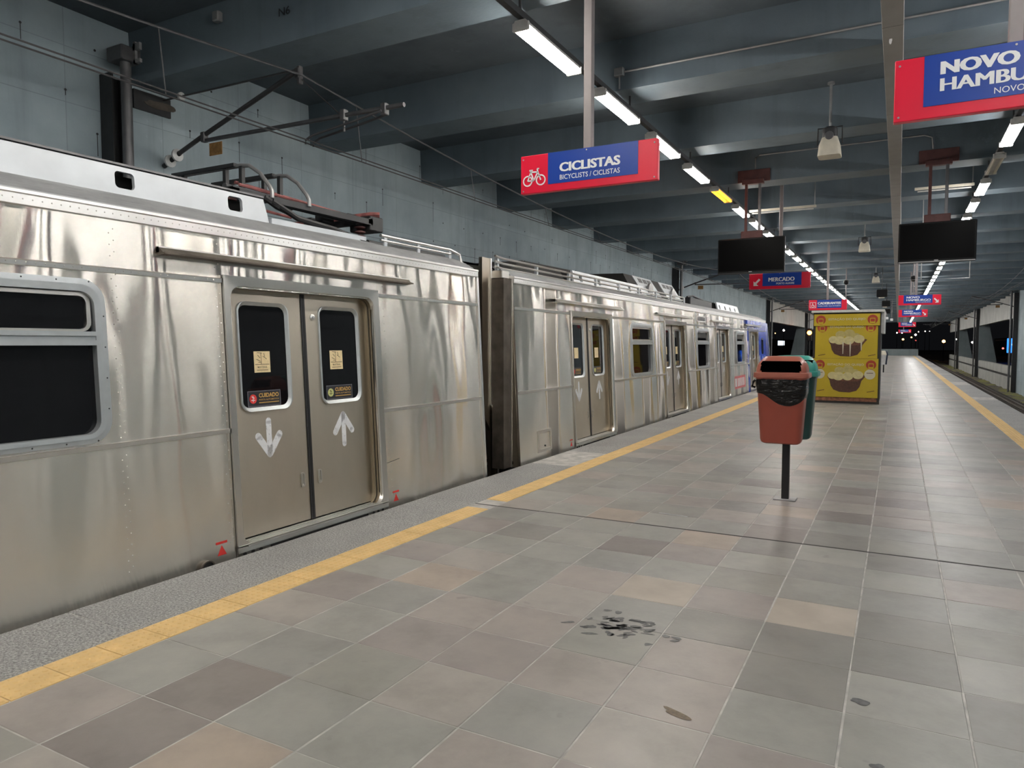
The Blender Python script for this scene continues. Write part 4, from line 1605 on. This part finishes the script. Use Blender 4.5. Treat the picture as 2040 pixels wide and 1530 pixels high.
# poster on the lower side
ps = MB().plate([rect(23.0, 24.75, .20, .60)], ts, 0, .003).build('side_poster', 'pink_poster', car2, label='pink and white poster on the lower car side')
m = MB()
for k in range(5):
    m.plate([rect(23.45 + k * .24, 23.6 + k * .24, .27, .53)], ts, .003, .004)
m.plate([rect(23.06, 23.32, .27, .53)], ts, .003, .004)
m.build('poster_print', 'white_paint', ps)
# painted blue end: skin sheets around the last door
m = MB()
d4 = 26.55
m.plate([rect(25.32, 25.60, -.05, 2.44)], ts, 0, .004)
m.plate([rect(27.50, 29.2, -.05, 2.44)], ts, 0, .004)
m.plate([rect(25.32, 29.2, 2.31, 2.44)], ts, 0, .026)
m.plate([rect(25.60, 27.50, 2.16, 2.31)], ts, 0, .004)
bw = m.build('blue_livery', 'blue_wrap', car2, label='blue painted livery around the last door')
for k, (u, v) in enumerate(((25.42, 1.6), (25.5, 1.1), (25.45, .7), (27.7, .9), (27.85, .6), (28.4, .95), (28.6, .5), (28.9, 1.0), (26.5, 2.22))):
    MB().plate([blob(u, v, .06, .22 if v < 2 else .05, 18, .5, 40 + k)], ts, .004, .006).build('livery_splash', 'white_paint', bw)
MB().plate([rrect(28.15, 28.55, 1.25, 1.85, .06, 4)], ts, .0, .008).build('cab_window', 'glass', bw)
# cab nose
m = MB()
secs = []
prf = [(-1.53, -.5), (1.53, -.5), (1.53, .2), (1.46, 1.4), (1.40, 2.44), (1.1, 2.66), (.4, 2.82), (-.4, 2.82), (-1.1, 2.66), (-1.40, 2.44), (-1.46, 1.4), (-1.53, .2)]
for yy, sx, dz in ((29.2, 1.0, 0), (29.9, .985, -.01), (30.35, .93, -.04), (30.6, .80, -.10)):
    secs.append([(-6.0 + a * sx, yy - (.35 if b_ > 1.3 and yy > 30 else 0), b_ + (dz if b_ > 2 else 0)) for a, b_ in prf])
m.loft(secs, False, True)
m.build('cab_nose', 'blue_wrap', car2, True)
MB().tube([(-4.62, 29.9, 2.3), (-4.56, 30.1, 1.4), (-4.54, 30.1, .2)], .02, 8).build('grab_rail', 'steel_trim', car2, True)
# car end frame by the gap
m = MB()
pl = [(8.08, 2.76), (8.28, 2.76), (8.28, .80), (8.46, .50), (8.46, -.35), (8.30, -.35), (8.30, .45), (8.08, .72)]
m.plate([pl], lambda u, v, t: (-4.82 + t, u, v), -.05, 0, True, True)
ef = m.build('end_fairing', 'steel_door', car2)
MB().box(-4.83, -4.80, 8.275, 8.30, .8, 2.76).tube([(-4.80, 8.29, .80), (-4.80, 8.47, .50), (-4.80, 8.47, -.3)], .014, 6).build('fairing_edge', 'steel_trim', ef)
MB().box(-4.80, -4.62, 8.30, 8.49, -.06, 2.50).build('end_recess', 'grime_metal', car2)
MB().box(-4.66, -4.60, 8.49, 8.53, -.06, 2.5).build('corner_post', 'steel_trim', car2)
MB().cbox(-4.86, -4.64, 8.30, 8.5, 2.48, 2.60, .01).build('end_cap', 'steel_frame', car2)
# roof handrails
for zz in (2.66, 2.73, 2.80):
    MB().tube([(-4.78, 8.35, zz), (-4.80, 8.6, zz - .01), (-4.84, 18.2, zz - .03 * (zz - 2.6))], .016, 6).build('roof_rail', 'steel_trim', car2, True)
for k in range(9):
    yy = 8.45 + k * 1.2
    MB().box(-4.845, -4.80, yy, yy + .05, 2.56, 2.80).build('rail_post', 'alu_white', car2)
# roof boxes
rf = lambda u, v, t: (-5.02 - .3 * (v - 2.66) + t, u, v)
sl = [list(reversed(rrect(c - .07, c + .07, 2.74, 2.85, .02, 3))) for c in (11.95, 12.85, 13.9, 14.6, 15.3)]
bx = MB().plate([[(11.55, 2.64), (15.75, 2.64), (15.6, 2.92), (11.65, 2.92)]] + sl, rf, -.04, 0).build('roof_fairing', 'alu_white', car2)
MB().box(-5.4, -5.16, 11.6, 15.6, 2.66, 2.9).build('fairing_backing', 'under_dark', bx)
MB().loft([[(-7.0, y_, 2.7), (-5.2, y_, 2.7), (-5.35, y_, z_), (-6.9, y_, z_)] for y_, z_ in ((9.4, 2.74), (10.2, 2.96), (12.2, 2.98))], True, True).build('roof_hood', 'under_dark', car2)
for y_, w_ in ((16.2, 1.25), (18.1, 1.15)):
    m = MB()
    m.loft([[(-6.9, q, 2.7), (-5.0, q, 2.7), (-5.12, q, 2.78), (-5.32, q, 3.16), (-6.9, q, 3.2)] for q in (y_ - 1.3, y_ + w_ * .55)], True, True)
    ac = m.build('air_unit', 'under_dark', car2)
    ag = lambda u, v, t: (-5.10 - .55 * (v - 2.78) + t, u, v)
    MB().plate([[(y_ - w_ * .5, 2.74), (y_ + w_ * .62, 2.74), (y_ + w_ * .46, 3.16), (y_ - w_ * .62, 3.16)]], ag, -.03, .012).build('grille_face', 'alu_white', ac)
    for k in range(3):
        MB().plate([rect(y_ - .48 + k * .34, y_ - .22 + k * .34, 3.02, 3.12)], ag, .012, .016).build('vent', 'tube_grey', ac)
    MB().lathe([(.16, 0), (.16, .05), (.12, .07), (.05, .07)], ag(y_ - .02, 2.87, .012), 16, 'x').build('fan', 'galv', ac, True)
MB().cbox(-6.8, -5.15, 20.0, 22.6, 2.66, 2.93, .02).tube([(-5.3, 20.2, 2.95), (-5.4, 21.2, 3.04), (-5.3, 22.0, 2.95)], .03).build('roof_box', 'dark_metal', car2)
sl = [list(reversed(rrect(c - .08, c + .08, 2.74, 2.86, .02, 3))) for c in (23.3, 24.1, 24.9, 25.7)]
bx = MB().plate([[(22.9, 2.6), (26.4, 2.6), (26.3, 2.95), (23.0, 2.95)]] + sl, rf, -.04, 0).build('roof_fairing', 'alu_white', car2)
MB().box(-5.6, -5.2, 23, 26.3, 2.6, 2.93).build('fairing_backing', 'under_dark', bx)
# gangway between the cars
gw = empty('gangway', (-6.0, 8.0, -.5), 'black rubber gangway bellows between the two train cars', 'gangway')
for k in range(6):
    yy = 7.6 + k * .14
    m = MB()
    lo = rrect(-6.75, -5.25, -.2, 2.25, .12, 3)
    li = rrect(-6.68, -5.32, -.13, 2.18, .1, 3)
    m.loft([[(a, yy, b_) for a, b_ in li], [(a, yy + .06, b_) for a, b_ in lo], [(a, yy + .08, b_) for a, b_ in lo], [(a, yy + .14, b_) for a, b_ in li]], True, True)
    m.build('bellows_fold', 'rubber', gw)
cp = MB().cbox(-6.1, -5.9, 7.4, 8.7, -.75, -.55, .02).build('coupler', 'under_dark', gw)

# ================================================================== litter bins
def bin_loop(x, y, z, wx, wy, r, n=6):
    return [(x + a, y + b_, z) for a, b_ in rrect(-wx, wx, -wy, wy, r, n)]


def litter_bin(x, y, f, body_mat, lid_mat, label, bag, zs=1.0):
    """f=-1 opening towards -y, +1 towards +y"""
    t = empty('litter_bin', (x, y, .62 * zs), label, 'bin', 'paired litter bins on a post')
    z0 = .62
    lv = [(z0, .165, .10, .05), (z0 + .012, .185, .118, .06), (z0 + .04, .195, .125, .06), (1.26, .232, .158, .06), (1.275, .242, .166, .06), (1.295, .242, .166, .06)]
    MB().loft([bin_loop(x, y, z, a, b_, r) for z, a, b_, r in lv], True, True).build('body', body_mat, t, True)
    # lid: rim, dome with the mouth left open
    m = MB()
    m.loft([bin_loop(x, y, z, a, b_, r) for z, a, b_, r in ((1.285, .235, .16, .06), (1.285, .258, .182, .06), (1.30, .262, .186, .06), (1.335, .258, .182, .06), (1.34, .236, .164, .06))], False, False)
    lv = []
    for k in range(9):
        a = k / 8
        z = 1.335 + .155 * a
        s = 1 - .30 * a ** 2.6
        lv.append((z, .238 * s, .166 * (1 - .42 * a ** 2.2), .06))
    lv += [(1.497, .238 * .64, .166 * .48, .045), (1.500, .238 * .4, .166 * .3, .03)]
    loops = []
    for z, a, b_, r in lv:
        pts = rrect(-a, a, -b_, b_, min(r, b_ * .9), 6)
        # denser front edge so the mouth can be cut cleanly
        out = []
        for i, p in enumerate(pts):
            q = pts[(i + 1) % len(pts)]
            out.append(p)
            if i in (13, 27):
                for s_ in range(1, 14):
                    out.append((p[0] + (q[0] - p[0]) * s_ / 14, p[1] + (q[1] - p[1]) * s_ / 14))
        loops.append([(x + u, y + v, z) for u, v in out])
    n = min(len(l) for l in loops)
    if all(len(l) == n for l in loops):
        b = len(m.v)
        for l in loops:
            m.v += l
        for i in range(len(loops) - 1):
            for j in range(n):
                k = (j + 1) % n
                q = [loops[i][j], loops[i][k], loops[i + 1][k], loops[i + 1][j]]
                cu = sum(p[0] for p in q) / 4 - x
                cv = (sum(p[1] for p in q) / 4 - y) * f
                cz = sum(p[2] for p in q) / 4
                if cv > .09 and abs(cu) < .185 and cz < 1.455:
                    continue
                m.f.append((b + i * n + j, b + i * n + k, b + (i + 1) * n + k, b + (i + 1) * n + j))
        m.f.append(tuple(b + (len(loops) - 1) * n + j for j in range(n)))
    lid = m.build('lid', lid_mat, t, True)
    ya, yb = sorted((y + f * .04, y - f * .13))
    MB().box(x - .205, x + .205, ya, yb, 1.30, 1.455).build('mouth_shade_block', 'void', lid)  # black block stands in for the shade inside the mouth
    MB().box(x - .215, x + .215, y - .148, y + .148, 1.296, 1.342).build('mouth_shade_floor', 'void', lid)  # black sheet, painted shade at the bottom of the mouth
    if bag:
        m = MB()
        base = rrect(-.236, .236, -.162, .162, .07, 8)
        dense = []
        for i, p in enumerate(base):
            q = base[(i + 1) % len(base)]
            L = math.hypot(q[0] - p[0], q[1] - p[1])
            ns = max(1, int(L / .03))
            for s_ in range(ns):
                dense.append((p[0] + (q[0] - p[0]) * s_ / ns, p[1] + (q[1] - p[1]) * s_ / ns))
        loops = []
        rd = random.Random(9)
        for k in range(8):
            lp = []
            for i, (u, v) in enumerate(dense):
                drop = .155 + .13 * math.exp(-((u - .07) / .17) ** 2) + .008 * math.sin(u * 26 + v * 20)
                z = 1.285 - drop * k / 7
                taper = 1 - .17 * (1.285 - z) / .64
                bul = 1.012 + .035 * math.sin(math.pi * k / 7) + .012 * math.sin(u * 60 + k * 1.3) + rd.uniform(-.006, .006)
                lp.append((x + u * taper * bul, y + v * taper * bul, z))
            loops.append(lp)
        m.loft(loops)
        m.tube([(x - .24, y - .05, 1.27), (x - .27, y - .06, 1.24), (x - .285, y - .05, 1.19), (x - .26, y - .03, 1.18)], .012, 6)
        m.build('bin_liner', 'bag_black', t, True)
    if zs != 1.0:
        pass
    return t


tp = empty('bin_post', (-1.0, 7.85, 0), 'black square steel post carrying the red and green bins', 'post')
MB().cbox(-1.036, -.964, 7.815, 7.885, 0, 1.3, .006).build('tube', 'black_paint', tp)
MB().cbox(-1.11, -.89, 7.76, 7.94, 0, .012, .004).build('base_plate', 'galv', tp)
MB().cbox(-1.05, -.95, 7.80, 7.90, .8, .86, .004).cbox(-1.05, -.95, 7.80, 7.90, 1.15, 1.21, .004).build('clamp', 'black_paint', tp)
litter_bin(-1.02, 7.622, -1, 'bin_red', 'bin_red_lid', 'reddish-brown plastic litter bin with black liner, nearest on the post', True)
litter_bin(-.98, 8.078, 1, 'bin_green_dark', 'bin_green', 'green plastic litter bin behind the reddish-brown one', False)
tp = empty('bin_post', (-.72, 46.0, 0), 'dark post carrying distant litter bins beyond the kiosk', 'post')
MB().cbox(-.755, -.685, 45.965, 46.035, 0, 1.2, .006).build('tube', 'black_paint', tp)
for dy, bmn, lb in ((-.158, 'bin_pale', 'distant pale litter bin with cream lid beyond the kiosk'), (.158, 'bin_navy', 'distant navy litter bin behind the pale one')):
    t = empty('litter_bin', (-.72 + dy * .25, 46 + dy, .45), lb, 'bin')
    bx_ = -.72 + dy * .25
    MB().loft([bin_loop(bx_, 46 + dy, z, a, a * .72, .05, 3) for z, a in ((.45, .12), (.98, .165), (1.0, .17))], True, True).build('body', bmn, t)
    MB().loft([bin_loop(bx_, 46 + dy, z, a, a * .7, .05, 3) for z, a in ((1.0, .18), (1.05, .18), (1.2, .14), (1.24, .09))], True, True).build('lid', 'cream' if dy < 0 else 'bin_navy', t)

# ================================================================== kiosk
KX0, KX1, KY, KD = -2.10, -.42, 21.5, 2.4
kt = empty('kiosk', ((KX0 + KX1) / 2, KY + KD / 2, 0), 'shuttered snack kiosk with yellow cheese-bread posters on its front', 'kiosk')
MB().box(KX0 + .03, KX1 - .02, KY + .03, KY + KD, .02, 2.48).build('body', 'kiosk_dark', kt)
MB().cbox(KX0 - .05, KX1 + .08, KY - .06, KY + KD + .05, 2.48, 2.545, .008).build('roof_slab', 'kiosk_white', kt)
MB().cbox(KX1 - .02, KX1 + .07, KY + .25, KY + KD, 1.92, 2.49, .01).build('side_awning', 'kiosk_white', kt)
for xa, xb in ((KX0, KX0 + .05), (KX1 - .06, KX1)):
    MB().cbox(xa, xb, KY, KY + .06, 0, 2.48, .004).build('corner_post', 'kiosk_dark', kt)
MB().plate([rect(KX0 + .05, KX1 - .06, .06, .16)], lambda u, v, t: (u, KY - t, v), -.03, 0).build('rusty_plinth', 'kiosk_rust', kt)
MB().box(KX0 + .05, KX1 - .06, KY - .0, KY + .05, 0, .06).build('foot_rail', 'kiosk_dark', kt)


def kposter(z0, z1, x0, x1, dy, basket, logos, seals, title, drip):
    fn = lambda u, v, t: (u, KY - dy - t, v)
    p = MB().plate([rect(x0, x1, z0, z1)], fn, -dy - .0, 0).build('poster', 'poster_yellow', kt, label='yellow poster')
    if logos is not None:
        for cx in (x0 + .175, x1 - .175):
            m = MB().plate([circ(cx, logos, .125, 22)], fn, 0, .004)
            lg = m.build('round_logo', 'poster_red', p)
            m = MB().plate([rrect(cx - .065, cx + .065, logos - .11, logos + .04, .02, 2), list(reversed(rrect(cx - .05, cx + .05, logos - .06, logos + .02, .015, 2)))], fn, .004, .006)
            m.build('logo_print', 'poster_yellow', p)
    if title is not None:
        MB().text('ESTAÇÃO DO QUEIJO', x0 + .37, title, (x1 - x0) - .72, .085, fn, .003).build('lettering', 'poster_white', p, recalc=False)
    if basket is not None:
        bx, bz = (x0 + x1) / 2 + .02, basket
        m = MB().plate([[(bx - .46, bz + .12), (bx - .40, bz), (bx - .37, bz - .14), (bx - .30, bz - .25), (bx - .15, bz - .31), (bx + .1, bz - .32), (bx + .27, bz - .27), (bx + .35, bz - .16), (bx + .39, bz), (bx + .50, bz + .14), (bx + .44, bz + .16), (bx, bz + .02)]], fn, 0, .003)
        m.build('basket_print', 'poster_brown', p)
        m = MB().plate([[(bx - .46, bz + .13), (bx - .44, bz + .06), (bx - .05, bz - .02), (bx + .3, bz - .01), (bx + .46, bz + .1), (bx + .44, bz + .16), (bx, bz + .06)]], fn, .003, .004)
        m.build('basket_rim_print', 'poster_brown2', p)
        for k, (dx, dz, r, mt) in enumerate(((-.16, .28, .125, 'poster_cream2'), (.06, .31, .135, 'poster_cream2'), (.22, .22, .12, 'poster_cream2'), (-.33, .14, .12, 'poster_cream'), (-.18, .12, .14, 'poster_cream'), (.30, .16, .135, 'poster_cream'), (.05, .12, .135, 'poster_cream'))):
            MB().plate([circ(bx + dx, bz + dz, r, 20, .82)], fn, .0035, .005 + k * .0007).build('bread_print', mt, p)
        if drip:
            m = MB()
            for dx, L in ((.09, .36), (-.09, .3), (.36, .2)):
                m.plate([[(bx + dx - .02, bz + .08), (bx + dx + .02, bz + .08), (bx + dx + .008, bz + .05 - L), (bx + dx - .008, bz + .05 - L)]], fn, .004, .0125)
            m.build('drip_print', 'poster_white', p)
        for dx, s_ in ((-.62, 1), (.62, 1)):
            MB().plate([stroke((bx + dx - .09, bz - .30), (bx + dx + .09, bz - .26), .016)], fn, .0, .003).build('dash_print', 'poster_brown', p)
    if seals is not None:
        for cx in (x0 + .17, x1 - .2):
            MB().plate([circ(cx, seals, .135, 20)], fn, 0, .004).build('seal_print', 'poster_white', p)
            MB().plate([rect(cx - .08, cx + .08, seals + .03, seals + .045)], fn, .004, .006).build('seal_text', 'poster_brown', p)


kposter(2.12, 2.44, KX0 + .02, KX1 - .03, .03, None, 2.285, None, 2.255, False)
kposter(1.23, 2.11, KX0 + .06, KX1 - .07, .004, 1.60, 2.07, None, 2.045, True)
kposter(.165, 1.225, KX0 + .02, KX1 - .04, .02, .62, 1.06, .80, 1.02, False)

# ================================================================== signals and far lights
def far_lamp(x, y, z, mat, r, label, post=True, name='street_lamp'):
    r = r * .62
    t = empty(name, (x, y, -1.46), label, 'lamp', 'distant night lights')
    MB().lathe([(r * .3, -r), (r, -r * .5), (r, r * .3), (r * .4, r)], (x, y, z), 10).build('lamp_head', mat, t, True)
    if post:
        MB().tube([(x, y, -1.46), (x, y, z - r)], .09, 6, .05).build('post', 'far_dark', t)
    return t


for a in ((.9, 190, 2.73, 'far_warm', .34, 'amber street lamp far beyond the platform end'), (3.06, 170, 3.54, 'far_white', .30, 'brightest white lamp far down the right-hand track'),
          (2.9, 212, 3.36, 'far_warm', .28, 'dim orange lamp left of the brightest far lamp'), (3.64, 200, 2.5, 'far_red', .2, 'red lamp below the brightest far lamp'),
          (-.46, 230, 4.82, 'far_white', .26, 'white lamp far off, left of a twin above the amber lamp'), (.79, 230, 4.81, 'far_white', .26, 'white lamp far off, right of a twin above the amber lamp'),
          (5.06, 240, 5.21, 'far_white', .18, 'small white lamp far off above the right-hand track'), (6.71, 240, 5.34, 'far_white', .2, 'second small white lamp far off above the right-hand track'),
          (7.84, 240, 5.33, 'far_white', .14, 'third, faintest white lamp far off above the right-hand track'), (7.14, 150, 2.12, 'far_warm', .42, 'orange lamp beside the last column on the right'),
          (20, 331, 3.5, 'far_white', .45, 'white lamp seen through the last right-hand opening'), (20, 261, 2.16, 'far_white', .42, 'white lamp seen through the middle right-hand opening'),
          (22, 206, .6, 'far_red', .34, 'pinkish lamp seen left of the blue lit sign'), (-25, 187, 5.02, 'far_white', .36, 'white street lamp seen through the opening behind the train nose'),
          (-30, 208, 4.6, 'far_warm', .2, 'faint lamp beside the train nose in the left opening')):
    far_lamp(*a)
t = empty('lit_sign', (16, 141, -1.46), 'glowing blue sign seen through the right-hand opening', 'sign')
MB().cbox(15.6, 17.3, 141, 141.3, .2, 2.55, .05).build('light_box', 'far_blue', t)
MB().plate([blob(16.6, 1.5, .42, .34, 20, .3, 4)], lambda u, v, tt: (u, 141 - tt, v), -.02, .02).build('sign_print', 'far_pale', t)
MB().box(16.2, 16.5, 141.05, 141.2, -1.46, .3).build('post', 'far_dark', t)
t = empty('far_shopfront', (-28, 205, -1.46), 'lit white shop sign on a dark building seen through the left opening', 'building')
MB().box(-29, -27.9, 190, 232, -1.46, 2.9).build('wall', 'far_dark', t)
MB().box(-27.92, -27.86, 198.4, 210.5, 1.3, 2.5).build('light_panel', 'far_pale', t)
MB().box(-27.92, -27.86, 214.6, 227, 1.9, 2.3).build('dim_window', 'asphalt', t)
t = empty('far_roofline', (24, 228, -1.46), 'dark building with an orange-lit strip beyond the right-hand opening', 'building')
MB().box(24, 25, 200, 245, -1.46, 3.2).build('wall', 'far_dark', t)
MB().box(23.93, 24.0, 216, 241, 2.5, 2.8).build('lit_strip', 'kiosk_rust', t)
sg = empty('track_signal', (-6.95, 68.1, -1.4), 'railway signal showing an orange light left of the kiosk', 'signal')
MB().tube([(-6.95, 68.2, -1.4), (-6.95, 68.2, 2.9)], .07, 8).build('post', 'dark_metal', sg)
MB().cbox(-7.15, -6.75, 68.05, 68.3, 1.9, 3.0, .03).build('signal_head', 'black_paint', sg)
MB().lathe([(.19, 0), (.18, -.05), (.08, -.09)], (-6.95, 68.05, 2.62), 14, 'y').build('lens', 'signal_orange', sg, True)
